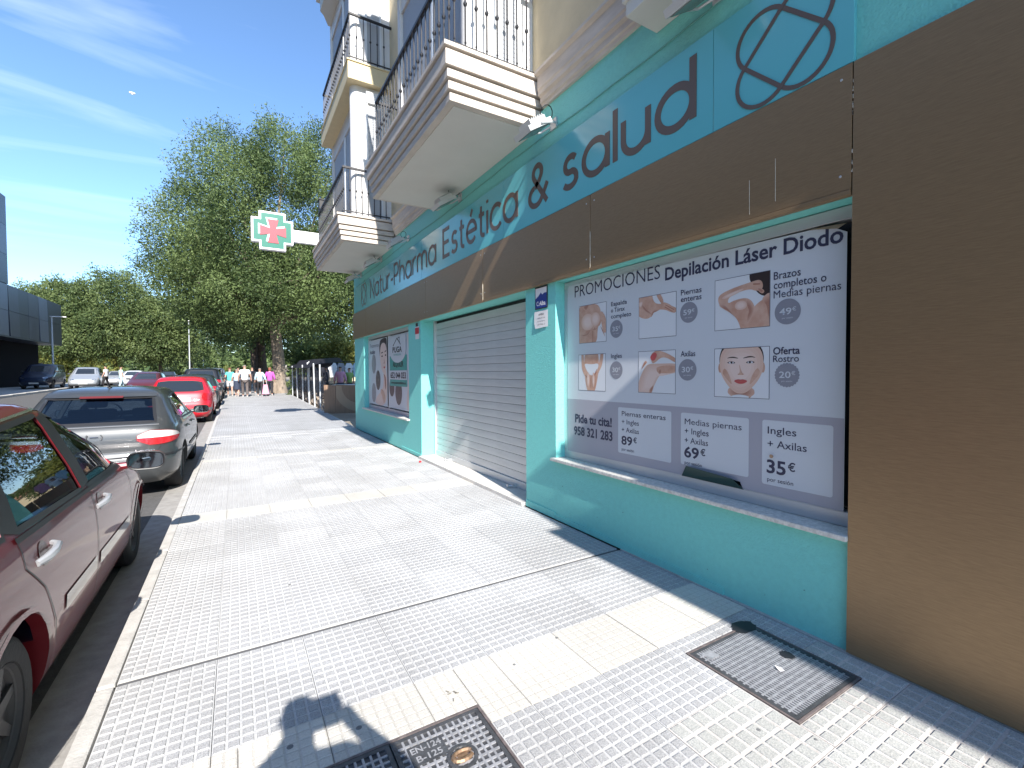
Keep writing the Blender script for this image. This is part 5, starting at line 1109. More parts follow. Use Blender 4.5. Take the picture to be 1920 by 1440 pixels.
def trunk(parent, base, h, r, lobes, m, lean=(0, 0), seed=0):
    rd = random.Random(seed); b = Vector(base); mb = MB()
    pts = [b + Vector((lean[0] * t + .06 * math.sin(t * 5), lean[1] * t, h * t)) for t in [i / 9 for i in range(10)]]
    mb.tube(pts, [r * (1.35 if i == 0 else 1.08 if i == 1 else 1.0 - .03 * i) for i in range(10)], 14)
    o = mb.build('trunk', m, parent, smooth=True)
    top = pts[-1]
    mb = MB()
    for L in lobes:
        e = b + Vector(L[:3]); s0 = top - Vector((0, 0, .3)); mid = s0.lerp(e, .5) + Vector((rd.uniform(-.4, .4), rd.uniform(-.4, .4), .5)); rr = r * rd.uniform(.32, .5)
        P = [s0, s0.lerp(mid, .5) + Vector((0, 0, .15)), mid, mid.lerp(e, .55), e + (e - mid) * .35]; mb.tube(P, [rr, rr * .8, rr * .6, rr * .4, rr * .12], 7)
        for k in range(4):
            q = mid.lerp(e, rd.random()); dd = Vector((rd.uniform(-1, 1), rd.uniform(-1, 1), rd.uniform(-.3, .9))).normalized() * rd.uniform(.8, 1.8); mb.tube([q, q + dd * .5 + Vector((0, 0, .1)), q + dd], [rr * .3, rr * .2, .01], 5)
    o = mb.build('limbs', m, parent, smooth=True); return o
def rotl(lobes, c=.8586, s=-.5127):   # lobes given as (across the view, along it, up, r, rz)
    return [(u * c - v * s * -1 * -1, u * s + v * c, z, a, b) for u, v, z, a, b in lobes]
def tree(label, x, y, lobes, nclump, nleaf, lw, ll, lm, th, tr, bm=None, group=None, spread=.55, lean=(0, 0), seed=1, droop=.35, name='elm_tree'):
    t = thing(name, label, 'tree', (x, y, gz(y) - .05), group); b = (x, y, gz(y) - .05)
    trunk(t, b, th, tr, lobes, bm or bark, lean, seed); crown(t, b, lobes, nclump, nleaf, lw, ll, lm, spread, droop); return t
EL_ = [(0, 0, 10.4, 5.0, 4.6), (-2.9, -.3, 13.7, 2.5, 2.3), (.5, 0, 14.4, 2.1, 2.3), (3.3, .4, 14.0, 2.4, 2.7), (-5.6, 0, 10.6, 2.3, 2.2), (-6.2, .3, 8.2, 2.0, 1.7), (-3.6, -1.6, 6.6, 2.8, 1.7), (-1.0, -2.6, 8.6, 2.8, 2.2), (.6, -2.8, 6.0, 2.9, 1.6), (-2.6, -.6, 4.9, 2.4, 1.0), (3.4, -1.4, 5.0, 2.8, 1.2), (7.2, .3, 5.2, 1.6, 1.2), (2.6, -1.8, 7.0, 3.0, 1.9), (5.6, 0, 9.6, 2.9, 3.0), (5.2, .6, 5.9, 2.9, 1.8), (-2.0, 1.5, 5.4, 2.5, 1.3), (1.8, 2.4, 5.6, 3.0, 1.5)]
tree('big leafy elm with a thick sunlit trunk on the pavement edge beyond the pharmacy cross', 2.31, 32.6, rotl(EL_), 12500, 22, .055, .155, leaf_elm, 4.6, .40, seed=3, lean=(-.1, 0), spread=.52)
E2 = [(0, 0, 9.5, 5.0, 4.2), (-4, 0, 8.2, 3.0, 2.3), (4, 0, 9.0, 3.4, 3.0), (-1, -1, 5.6, 3.2, 1.6), (2.5, 0, 5.2, 2.8, 1.4)]
for k, (x, y, n_, lb) in enumerate(((1.75, 42.0, 2100, 'shaded elm with a dark reddish trunk right behind the big elm'), (1.9, 55.0, 1500, 'third elm in the row, its trunk just visible between the walkers'), (2.0, 70.0, 1200, 'farthest elm of the right-hand row above the far end of the pavement'))):
    tree(lb, x, y, rotl(E2), n_, 16, .13, .32, leaf_elm, 4.4, .38, bark_d, 'row of elms on the right', .7, seed=5 + k)
LT = [(0, 0, 8.8, 4.2, 4.0), (-2.8, 0, 7.4, 2.7, 2.4), (2.8, 0, 7.6, 2.8, 2.6), (0, -2, 6.0, 3.6, 2.2), (.4, 0, 11.6, 2.4, 2.0), (-1.5, 1, 4.6, 3.0, 1.3), (2.2, .5, 4.6, 2.6, 1.3)]
def sc(L, a, b): return [(u * a, v * a, z * b, r_ * a, q * b) for u, v, z, r_, q in L]
for k, (x, y, a, b, n_, lm, lb) in enumerate(((-18.2, 77.5, 1.0, .93, 2600, leaf_l, 'leftmost bright green round tree beside the end of the grey building'), (-13.3, 77.0, 1.12, 1.04, 3000, leaf_l, 'tallest bright green tree across the road, next to the leftmost one'), (-8.6, 76.5, .86, .84, 2300, leaf_l, 'bright green tree nearest the lamp post, dark hollow beneath its crown'), (-6.6, 97, 1.0, .95, 1500, leaf_elm, 'darker tree behind the lamp posts in the distance'), (-23.5, 88, 1.0, .98, 1300, leaf_l, 'tree mostly hidden behind the corner of the grey building'))):
    tree(lb, x, y, rotl(sc(LT, a, b)), n_, 20, .12, .30, lm, 3.6 * b, .28, bark_d, 'trees across the road', .75, seed=20 + k, droop=.5, name='street_tree')
tree('small yellow-green tree behind the netted fence', 9.4, 47.0, rotl(sc(LT, .55, .38)), 700, 14, .14, .3, leaf_y, 1.4, .1, bark_d, 'small trees behind the fence', .4, seed=31, name='street_tree')
tree('mid-green bush-like tree beside the tiled-roof house', 14.0, 55.0, rotl(sc(LT, .55, .40)), 700, 14, .14, .3, leaf_l, 1.4, .1, bark_d, 'small trees behind the fence', .4, seed=33, name='street_tree')
tree('dark green tree rising behind the market, right of the big elm', 8.2, 58.0, rotl(sc(LT, .7, .5)), 900, 14, .16, .34, leaf_elm, 2, .14, bark_d, 'small trees behind the fence', .5, seed=35, name='street_tree')
def bush(label, x, y, L, n_, m, nm='shrub', kind=None, cat='shrub', lw=.1, ll=.22, sp=.3):
    t = thing(nm, label, cat, (x, y, gz(y))); crown(t, (x, y, gz(y)), L, n_, 14, lw, ll, m, sp, .1, 'foliage'); mb = MB()
    for l in L: mb.tube([(x + l[0] * .3, y + l[1] * .3, gz(y) - .05), (x + l[0] * .8, y + l[1] * .8, gz(y) + l[2])], [.05, .02], 5)
    mb.build('stems', bark_d, t); return t
bush('bamboo-like hedge beyond the low grey wall by the lamp post', -19.5, 76, [(0, 0, 1.8, 2.2, 1.6), (2.5, 0, 1.6, 2.0, 1.3), (5, 0, 1.7, 2, 1.4), (-2, 0, 2.4, 2, 1.6)], 700, leaf_y, 'hedge', cat='hedge')
bush('weeds growing at the foot of the big elm beside the fence', 2.95, 30.2, [(0, 0, .5, .35, .55), (.1, -.5, .35, .3, .35)], 60, leaf_l, 'weeds', cat='weeds', lw=.05, ll=.12, sp=.12)
bush('low flowering bushes in the middle of the road far ahead', -4.6, 84, [(0, 0, 1.0, 1.6, .8), (2.4, 2, 1.0, 1.6, .9), (-2.2, 1, 1.0, 1.6, .8)], 300, leaf_y, 'shrub')
w_ = bpy.data.objects.new('distant_wood', None)
wood = crown(None, (0, 0, 0), [(x, 150 + 12 * math.sin(x * .13), 4.0 + 1.5 * math.sin(x * .3), 6, 4.5) for x in range(-70, 90, 7)], 3800, 8, .8, 1.6, leaf_elm, 2.0, .3, 'distant_wood')
tag(wood, kind='stuff'); bpy.data.objects.remove(w_)
# hill behind
mb = MB(); NXh, NYh = 40, 14; vs = []
for j in range(NYh + 1):
    for i in range(NXh + 1):
        x = 10 + i * 12; y = 230 + j * 16; t_ = j / NYh
        vs.append((x, y, -1 + 30 * (math.sin(math.pi * t_) ** .8) * (1 - math.exp(-(x - 10) / 60)) + 2.5 * math.sin(x * .05 + j) * math.sin(math.pi * t_)))
mb.add(vs, [(j * (NXh + 1) + i, j * (NXh + 1) + i + 1, (j + 1) * (NXh + 1) + i + 1, (j + 1) * (NXh + 1) + i) for j in range(NYh) for i in range(NXh)])
tag(mb.build('hill', mat('dry_hillside', (.34, .28, .21), .9, var=.4, scale=.12), smooth=True), kind='structure')
# ------------------------------------------------------------ modern building on the left
gb_ = thing('modern_building', 'dark grey panel-clad building with an overhanging upper floor at the left edge', 'building', (-14, 40, 0))
clad = [mat('cladding_%s' % n, c, .42, metal=.35, var=.06, scale=2) for n, c in (('dark', (.065, .07, .09)), ('mid', (.095, .10, .13)), ('light', (.17, .185, .24)))]
mb = MB(); mb.box(-40, -14.06, -10, 58.95, 4.3, 7.95); mb.build('upper_storey', clad[0], gb_)
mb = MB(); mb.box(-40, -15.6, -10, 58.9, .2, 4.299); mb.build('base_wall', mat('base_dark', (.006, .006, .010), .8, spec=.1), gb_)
mb = MB(); mb.box(-40, -14.06, -10, 47.3, 7.951, 14.2); mb.build('tower', clad[0], gb_)
mb = MB(); mb.box(-40, -14.0, -10, 59.0, 4.2, 4.298); mb.build('overhang_soffit', clad[0], gb_)
yb = [59.0, 55.3, 53.2, 51.0, 49.0, 47.2, 45.4, 43.2, 41, 38.5, 36, 33, 30]; tn = [0, 2, 1, 0, 1, 2, 1, 0, 2, 1, 0, 1]
for i in range(len(yb) - 1):
    for (z0, z1, sh) in ((4.31, 6.10, .25), (6.13, 7.98, 0)):
        a0, a1 = yb[i + 1] + .012, yb[i] - .012; s_ = .28 if i in (0, 1, 4) else 0
        mb = MB(); m_ = [(a0 + (s_ if z0 < 6 else s_ / 2) * (0 if i == len(yb) - 2 else 1), z0), (a1 + (s_ if z0 < 6 else s_ / 2) * (0 if i == 0 else 1), z0), (a1 + (s_ / 2 if z0 < 6 else 0) * (0 if i == 0 else 1), z1), (a0 + (s_ / 2 if z0 < 6 else 0), z1)]
        mb.prism(m_, 'x', -14.055, -14.0 - .004 * (i % 2)); mb.build('cladding_panel', clad[tn[i]], gb_)
for i, (a0, a1) in enumerate(((44.4, 47.32), (41.4, 44.38), (38.4, 41.38))):
    for j in range(3):
        mb = MB(); mb.box(-14.055, -14.0, a0, a1, 8.02 + j * 2.09, 8.09 + j * 2.09 + 2.0); mb.build('cladding_panel', clad[1 if (i + j) % 2 else 0], gb_)
mb = MB(); mb.box(-22, -15.7, 60, 60.25, 0.3, 2.6); lw_ = mb.build('low_wall', mat('grey_wall', (.20, .20, .205), .8, var=.1)); tag(lw_, 'low grey wall beyond the end of the grey building', 'wall')
# street lamps
def lamp(label, x, y, h, arm, r=.06, dx=1):
    t = thing('street_lamp', label, 'street lamp', (x, y, gz(y)), 'street lamps'); z = gz(y); mb = MB()
    mb.tube([(x, y, z - .1), (x, y, z + h * .5), (x, y, z + h)], [r * 1.5, r * 1.1, r * .8], 10); mb.build('pole', mat('lamp_pole', (.55, .57, .60), .5, metal=.2), t, smooth=True)
    mb = MB(); mb.lathe([(0, 0), (r * 2.6, 0), (r * 2.6, .12), (r * 1.4, .5), (0, .5)], (x, y, z - .02), 'z', 12); mb.build('base', mat('lamp_pole', (.55, .57, .6)), t)
    mb = MB(); mb.box(x - .1 * dx if dx > 0 else x - arm, x + arm if dx > 0 else x + .1, y - .14, y + .14, z + h, z + h + .09); mb.build('lamp_head', mat('lamp_white', (.78, .8, .82), .4), t, bev=.03)
    mb = MB(); mb.box(x + .15, x + arm - .05, y - .1, y + .1, z + h - .012, z + h - .001); mb.build('lamp_lens', mat('lamp_glass', (.16, .20, .19)), t); return t
lamp('white street lamp with a flat head in front of the grey building', -13.3, 53.5, 5.85, .95)
lamp('slim lamp post left of centre, between the left-hand trees and the red car', -4.85, 68.5, 7.4, .9, .05)
lamp('second slim lamp post farther away, above the black parked car', -5.4, 107, 8.0, .9, .06)
# ------------------------------------------------------------ house, far building
hs = thing('house', 'cream house with an orange tiled roof beyond the market', 'house', (15.5, 66, .4))
mb = MB(); mb.box(11.2, 22, 64, 74, .3, 3.6); mb.build('wall', M['cream'], hs)
mb = MB(); mb.add([(10.7, 63.5, 3.6), (22.5, 63.5, 3.6), (22.5, 74.5, 3.6), (10.7, 74.5, 3.6), (14.2, 69, 5.7), (19, 69, 5.7)], [(0, 1, 5, 4), (1, 2, 5), (2, 3, 4, 5), (3, 0, 4), (0, 3, 2, 1)]); mb.build('roof', mat('roof_tile', (.50, .28, .17), .85, var=.3, scale=6, bump=.5, bscale=10), hs)
for xx in (12.5, 14.6): mb = MB(); mb.box(xx, xx + .9, 63.93, 63.999, 1.5, 2.9); mb.build('window', M['darkglass'], hs)
fb = thing('pale_building', 'pale building with a rounded white roof far down the street', 'building', (-5, 190, 0))
mb = MB(); mb.box(-12, 2, 190, 200, 0, 8.5); mb.build('wall', M['soffit'], fb)
for i in range(6): mb = MB(); mb.box(-11 + i * 2.1, -9.8 + i * 2.1, 189.9, 189.999, 4.6, 7.6); mb.build('window', M['darkglass'], fb)
# ------------------------------------------------------------ building-site fence on the right
fn = thing('netting_fence', 'leaning site fence with dark torn netting along the pavement edge', 'fence', (2.9, 24, .1))
net = bpy.data.materials.new('dark_netting'); net.use_nodes = True; t_ = net.node_tree; b_ = t_.nodes['Principled BSDF']; b_.inputs['Base Color'].default_value = (.03, .035, .05, 1); b_.inputs['Roughness'].default_value = .8
g_ = t_.nodes.new('ShaderNodeTexCoord'); n_ = t_.nodes.new('ShaderNodeTexNoise'); n_.inputs['Scale'].default_value = 2.2; n_.inputs['Detail'].default_value = 8; n_.inputs['Roughness'].default_value = .7; r_ = t_.nodes.new('ShaderNodeValToRGB'); r_.color_ramp.elements[0].position = .44; r_.color_ramp.elements[1].position = .56
r_.color_ramp.elements[0].color = (.45,) * 3 + (1,); t_.links.new(g_.outputs['Object'], n_.inputs[0]); t_.links.new(n_.outputs[0], r_.inputs[0]); t_.links.new(r_.outputs[0], b_.inputs['Alpha'])
galv = mat('galvanised_post', (.58, .59, .60), .5, metal=.3)
for i, (y, lean, zz) in enumerate(((19.3, .10, 1.75), (21.0, -.12, 1.8), (22.4, .16, 1.9), (22.9, -.28, 1.85), (24.8, .05, 1.75), (27.4, -.12, 1.75), (29.6, .1, 1.7))):
    mb = MB(); mb.tube([(2.82, y + lean, gz(y) - .05), (2.80, y, gz(y) + zz)], .03, 6); mb.build('post', galv, fn)
ys = [18.4, 19.3, 21.0, 22.6, 24.8, 27.4, 29.6]
for a, b in zip(ys[:-1], ys[1:]):
    mb = MB(); n = 10; vs = []
    for i in range(n + 1):
        y = a + (b - a) * i / n; sag = .16 * math.sin(math.pi * i / n)
        for z in (.42, .8, 1.2, 1.66 - sag): vs.append((2.86 + .05 * math.sin(y * 7 + z * 4), y, gz(y) + z))
    mb.add(vs, [(i * 4 + k, i * 4 + k + 1, i * 4 + k + 5, i * 4 + k + 4) for i in range(n) for k in range(3)]); mb.build('netting', net, fn, smooth=True)
mb = MB(); n = 14; vs = []
for i in range(n + 1):
    y = 21 + 9.2 * i / n
    for k, x in enumerate((2.6, 2.9, 3.4, 4.0)): vs.append((x, y, gz(y) + 1.72 + .22 * math.sin(i * .9) * (k > 0) - .12 * (k == 0) + .05 * k))
mb.add(vs, [(i * 4 + k, i * 4 + k + 1, i * 4 + k + 5, i * 4 + k + 4) for i in range(n) for k in range(3)]); o = mb.build('black_canopy', mat('black_sheet', (.012, .012, .02), .6), fn, smooth=True)
rb = MB(); rr_ = random.Random(4)
for i in range(420):
    y = rr_.uniform(17.9, 30); x = rr_.uniform(2.95, 3.8); s_ = rr_.uniform(.05, .17); z = gz(y) + rr_.uniform(-.05, .42) * (1 if x > 3.1 else .5)
    rb.obox((x, y, z), s_ * 1.3, s_, s_ * .8, Matrix.Rotation(rr_.uniform(0, 6), 3, Vector((rr_.random(), rr_.random(), rr_.random())).normalized()))
tag(rb.build('rubble', mat('rubble_stone', (.42, .34, .27), .9, var=.35, scale=4)), kind='stuff')
hb = thing('site_hoarding', 'low brown wooden hoarding with a pale ring print, across the gap beside the shop', 'hoarding', (3.4, 17.5, .07))
wd = mat('brown_board', (.26, .165, .11), .6, var=.12, scale=3, stretch=(8, 1, 1)); wd2 = mat('brown_board_pale', (.34, .24, .165), .55)
def bp_(t): return (2.70 + 1.0 * t, 17.72 - .52 * t)
for a, b in ((0, .36), (.37, 1.3), (1.31, 2.2)):
    (x0, y0), (x1, y1) = bp_(a), bp_(b); z = .05; mb = MB(); mb.add([(x0, y0, z), (x1, y1, z), (x1, y1, 1.06), (x0, y0, 1.08), (x0 + .02, y0 + .04, z), (x1 + .02, y1 + .04, z), (x1 + .02, y1 + .04, 1.06), (x0 + .02, y0 + .04, 1.08)], [(0, 1, 2, 3), (7, 6, 5, 4), (0, 4, 5, 1), (3, 2, 6, 7), (0, 3, 7, 4), (1, 5, 6, 2)]); mb.build('board', wd, hb)
mb = MB(); P_ = []
for k in range(19):
    a = math.radians(180 + 90 * k / 18 * 1.0)
    for r_0 in (.62, .92): P_.append((r_0, a))
vs = []
for r_0, a in P_:
    u = 1.08 + r_0 * math.cos(a) * .85; z = 1.05 + r_0 * math.sin(a); x, y = bp_(max(.38, u)); vs.append((x - .004, y - .008, max(.08, min(1.05, z))))
mb.add(vs, [(2 * i, 2 * i + 1, 2 * i + 3, 2 * i + 2) for i in range(18)]); mb.build('ring_print', wd2, hb)
# ------------------------------------------------------------ balloon speck in the sky
bl = thing('airship', 'tiny pale oval airship high in the blue sky', 'airship', (-117, 827, 391))
mb = MB(); mb.lathe([(0, -3.6)] + [(1.5 * math.sin(math.pi * i / 12) ** .8, -3.6 * math.cos(math.pi * i / 12)) for i in range(1, 12)] + [(0, 3.6)], (-117, 827, 391), 'x', 16); mb.build('hull', mat('airship_grey', (.62, .62, .58), .5), bl, smooth=True)
mb = MB(); mb.box(-120.4, -119.2, 826.9, 827.1, 391, 392.4); mb.box(-118, -116, 826.5, 827.5, 389.1, 389.7); mb.build('gondola', mat('airship_grey', (.62, .62, .58)), bl)
# ------------------------------------------------------------ people
skin_m = mat('skin', (.45, .26, .19), .55)
def skinned(name, joints, edges, m, parent, sub=1, root=0):
    """joints: list of (pos, rx, ry); one continuous surface grown along the edges"""
    me = bpy.data.meshes.new(name); me.from_pydata([j[0] for j in joints], edges, []); o = bpy.data.objects.new(name, me); C.objects.link(o)
    md = o.modifiers.new('s', 'SKIN'); md.use_smooth_shade = True
    for i, j in enumerate(joints): me.skin_vertices[0].data[i].radius = (j[1], j[2] if len(j) > 2 else j[1])
    me.skin_vertices[0].data[root].use_root = True
    s_ = o.modifiers.new('u', 'SUBSURF'); s_.levels = sub; s_.render_levels = sub
    dg = bpy.context.evaluated_depsgraph_get(); nm = bpy.data.meshes.new_from_object(o.evaluated_get(dg)); o.modifiers.clear(); o.data = nm; bpy.data.meshes.remove(me)
    nm.materials.clear(); nm.materials.append(m); nm.shade_smooth(); nm.name = name; o.parent = parent; return o
def person(label, x, y, h, face, top, legs, hairc, topm='shirt', skirt=False, shorts=False, sleeve=.5, step=.18, arms=((.08, -.02, 0), (.08, -.02, 0)), group='people walking on the pavement', hairlong=False, width=1.0, headlook=0, photog=None, z0=None):
    """face: heading angle (0 = away along the street)"""
    z0 = gz(y) if z0 is None else z0
    t = thing('person', label, 'person', (x, y, z0), group, face); k = h / 1.72; W_ = width * k
    P = lambda a, b, c: (a * k, b * k, c * k)
    hip, chest, neck = .95, 1.30, 1.47
    sL, sR = (-.165 * width, 0, 1.385), (.165 * width, 0, 1.385); st = step
    fl, fr = (-.09, st, .07), (.10, -st, .07); kl, kr = (-.095, st * .62 + .03, .50), (.10, -st * .35 + .05, .50)
    if photog: arml, armr = photog
    else:
        (a0, a1, _), (b0, b1, _) = arms
        arml = [(-.215 * width - a0 * .3, a1, 1.14), (-.20 * width - a0, a1 + .10, .92), (-.19 * width - a0, a1 + .14, .82)]
        armr = [(.215 * width + b0 * .3, b1, 1.14), (.20 * width + b0, b1 + .08, .92), (.19 * width + b0, b1 + .12, .82)]
    J = [(P(0, 0, hip), .125 * W_, .10 * k), (P(0, 0, 1.12), .125 * W_, .095 * k), (P(0, 0, chest), .15 * W_, .10 * k), (P(0, 0, neck - .03), .07 * k, .065 * k), (P(0, .015, 1.53), .052 * k, .055 * k), (P(headlook * .02, .025, 1.60), .082 * k, .095 * k), (P(headlook * .02, .02, 1.67), .082 * k, .10 * k),
         (P(*sL), .058 * k, .06 * k), (P(*arml[0]), .045 * k), (P(*arml[1]), .032 * k), (P(*arml[2]), .036 * k, .022 * k), (P(*sR), .058 * k, .06 * k), (P(*armr[0]), .045 * k), (P(*armr[1]), .032 * k), (P(*armr[2]), .036 * k, .022 * k),
         (P(-.09, 0, .86), .085 * k), (P(*kl), .058 * k), (P(*fl), .038 * k), (P(fl[0], fl[1] + .12, .03), .035 * k, .028 * k), (P(.09, 0, .86), .085 * k), (P(*kr), .058 * k), (P(*fr), .038 * k), (P(fr[0], fr[1] + .12, .03), .035 * k, .028 * k)]
    E_ = [(0, 1), (1, 2), (2, 3), (3, 4), (4, 5), (5, 6), (2, 7), (7, 8), (8, 9), (9, 10), (2, 11), (11, 12), (12, 13), (13, 14), (0, 15), (15, 16), (16, 17), (17, 18), (0, 19), (19, 20), (20, 21), (21, 22)]
    skinned('body', J, E_, skin_m, t)
    g = 1.16
    el = lambda a, b, f: tuple(a[i] + (b[i] - a[i]) * f for i in range(3))
    tL = el(P(*arml[0]), P(*arml[1]), max(0, sleeve * 2 - 1)) if sleeve > .5 else el(P(*sL), P(*arml[0]), sleeve * 2); tR = el(P(*armr[0]), P(*armr[1]), max(0, sleeve * 2 - 1)) if sleeve > .5 else el(P(*sR), P(*armr[0]), sleeve * 2)
    T_ = [(P(0, 0, .86), .148 * W_ * g, .128 * k), (P(0, 0, .97), .150 * W_ * g, .128 * k), (P(0, 0, 1.10), .14 * W_ * g, .118 * k), (P(0, 0, chest), .165 * W_ * g, .12 * k), (P(0, 0, 1.43), .085 * k, .075 * k), (P(*sL), .08 * k), (P(*arml[0]), .062 * k), (tL, .055 * k), (P(*sR), .08 * k), (P(*armr[0]), .062 * k), (tR, .055 * k)]
    Et = [(0, 1), (1, 2), (2, 3), (3, 4), (3, 5), (3, 8)] + ([(5, 6), (6, 7)] if sleeve > .5 else [(5, 7)]) + ([(8, 9), (9, 10)] if sleeve > .5 else [(8, 10)])
    if sleeve <= .5:
        T_ = [T_[i] for i in (0, 1, 2, 3, 4, 5, 7, 8, 10)]; Et = [(0, 1), (1, 2), (2, 3), (3, 4), (3, 5), (5, 6), (3, 7), (7, 8)]
    skinned(topm, T_, Et, top, t)
    if skirt:
        mb = MB(); n = 20; prof = [(.14 * W_, .98 * k), (.17 * W_, .88 * k), (.185 * W_, .6 * k), (.19 * W_, .45 * k)]
        mb.lathe([(r_, z_) for r_, z_ in prof], (0, 0, 0), 'z', n); o = mb.build('skirt', legs, None, smooth=True, local=True); o.parent = t
    else:
        if shorts: L_ = [(P(0, 0, .93), .145 * W_, .115 * k), (P(-.095, .0, .84), .105 * k), (el(P(-.09, 0, .86), P(*kl), .95), .085 * k), (P(.095, 0, .84), .105 * k), (el(P(.09, 0, .86), P(*kr), .95), .085 * k)]; El = [(0, 1), (1, 2), (0, 3), (3, 4)]
        else: L_ = [(P(0, 0, .93), .145 * W_, .115 * k), (P(-.095, .0, .84), .105 * k), (P(*kl), .078 * k), (P(fl[0], fl[1], .11), .062 * k), (P(.095, 0, .84), .105 * k), (P(*kr), .078 * k), (P(fr[0], fr[1], .11), .062 * k)]; El = [(0, 1), (1, 2), (2, 3), (0, 4), (4, 5), (5, 6)]
        skinned('shorts' if shorts else 'trousers', L_, El, legs, t)
    H_ = [(P(headlook * .02, -.02, 1.60), .087 * k, .092 * k), (P(headlook * .02, -.005, 1.69), .094 * k, .105 * k)]; Eh = [(0, 1)]
    if hairlong: H_.append((P(0, -.055, 1.50), .075 * k, .05 * k)); Eh.append((0, 2))
    skinned('hair', H_, Eh, hairc, t)
    for f in (fl, fr):
        mb = MB(); mb.box(f[0] * k - .045 * k, f[0] * k + .045 * k, (f[1] - .07) * k, (f[1] + .19) * k, .0, .075 * k); o = mb.build('shoe', SHOE, None, bev=.02, local=True); o.parent = t
    # nose, ears and eyes
    for sx in (-1, 1):
        mb = MB(); mb.lathe([(0, -.008), (.018, 0), (0, .008)], P(sx * .078, .02, 1.61), 'x', 8); o = mb.build('ear', skin_m, None, local=True); o.parent = t
    mb = MB(); mb.add([P(-.016, .105, 1.59), P(.016, .105, 1.59), P(0, .135, 1.592), P(0, .108, 1.64)], [(0, 1, 2), (0, 2, 3), (1, 3, 2), (0, 3, 1)]); o = mb.build('nose', skin_m, None, local=True); o.parent = t
    for sx in (-1, 1):
        mb = MB(); mb.lathe([(0, -.010), (.010, 0), (0, .010)], P(sx * .03, .098, 1.635), 'y', 8); o = mb.build('eye', M['gap'], None, local=True); o.parent = t
    mb = MB(); mb.box(-.022 * k, .022 * k, .100 * k, .112 * k, 1.555 * k, 1.563 * k); o = mb.build('mouth', mat('mouth', (.3, .1, .09), .5), None, local=True); o.parent = t
    return t, k
SHOE = mat('shoe', (.35, .34, .34), .6)
def cl(n, c): return mat('cloth_' + n, c, .85, var=.08, scale=12)
grey_h = mat('hair_grey', (.24, .22, .20), .8); brown_h = mat('hair_brown', (.10, .05, .03), .8); red_h = mat('hair_auburn', (.22, .07, .04), .8); dark_h = mat('hair_dark', (.02, .016, .014), .8)
person('woman in an aqua top and white shorts walking nearest the parked cars', -.31, 30.6, 1.62, .1, cl('aqua', (.10, .50, .45)), cl('white', (.72, .72, .72)), red_h, 'top', shorts=True, sleeve=.3)
person('woman in a pale blue blouse and dark skirt beside the woman in aqua', .02, 29.6, 1.55, -.2, cl('paleblue', (.40, .50, .60)), cl('navy', (.03, .04, .07)), grey_h, 'blouse', skirt=True, sleeve=.45)
person('tall grey-haired man in a white shirt and grey-brown trousers, middle of the group', .40, 29.2, 1.78, 0, cl('white', (.72, .72, .72)), cl('taupe', (.11, .09, .085)), grey_h, 'shirt', sleeve=.4, width=1.12)
person('woman in a light blue sweater and dark trousers pulling a pink trolley', 1.14, 29.6, 1.60, .05, cl('lightblue', (.42, .58, .66)), cl('black', (.025, .022, .025)), grey_h, 'sweater', sleeve=.9, arms=((.06, -.02, 0), (.10, -.18, 0)))
person('woman in a magenta sweater and black trousers beside the big elm trunk', 1.66, 30.0, 1.63, 0, cl('magenta', (.52, .10, .42)), cl('black', (.025, .022, .025)), red_h, 'sweater', sleeve=.95, hairlong=True)
person('person in dark clothes half hidden behind the tall man in the white shirt', .85, 32.6, 1.68, .3, cl('dark', (.03, .03, .04)), cl('black', (.025, .022, .025)), dark_h, 'jacket', sleeve=.9)
person('person in dark clothes walking ahead of the aqua woman, half hidden', .1, 33.4, 1.66, -.3, cl('dark', (.03, .03, .04)), cl('navy', (.03, .04, .07)), dark_h, 'jacket', sleeve=.9)
person('pedestrian in white in the road in front of the white people carrier', -8.6, 46.5, 1.70, 1.2, cl('white', (.72, .72, .72)), cl('black', (.025, .022, .025)), dark_h, 'shirt', group='people in the road', sleeve=.4)
person('pedestrian in a pale green top crossing the road behind the grey car', -7.6, 45.8, 1.66, -1.0, cl('mint', (.42, .60, .55)), cl('lightblue', (.42, .58, .66)), dark_h, 'top', group='people in the road', sleeve=.4)
tr = thing('shopping_trolley', 'pink wheeled shopping trolley behind the woman in the light blue sweater', 'trolley', (1.40, 29.35, gz(29.3)))
mb = MB(); mb.prism([(1.22, gz(29) + .12), (1.58, gz(29) + .12), (1.50, gz(29) + .66), (1.30, gz(29) + .66)], 'y', 29.25, 29.5); mb.build('bag', cl('pink', (.62, .30, .42)), tr, bev=.02)
mb = MB(); mb.tube([(1.30, 29.52, gz(29) + .1), (1.32, 29.6, gz(29) + .98), (1.46, 29.6, gz(29) + .98), (1.50, 29.52, gz(29) + .1)], .012, 6); mb.build('handle', galv, tr)
for xx in (1.24, 1.54): mb = MB(); mb.lathe([(0, -.02), (.08, -.02), (.08, .02), (0, .02)], (xx, 29.52, gz(29) + .08), 'x', 14); mb.build('wheel', M['black'], tr)
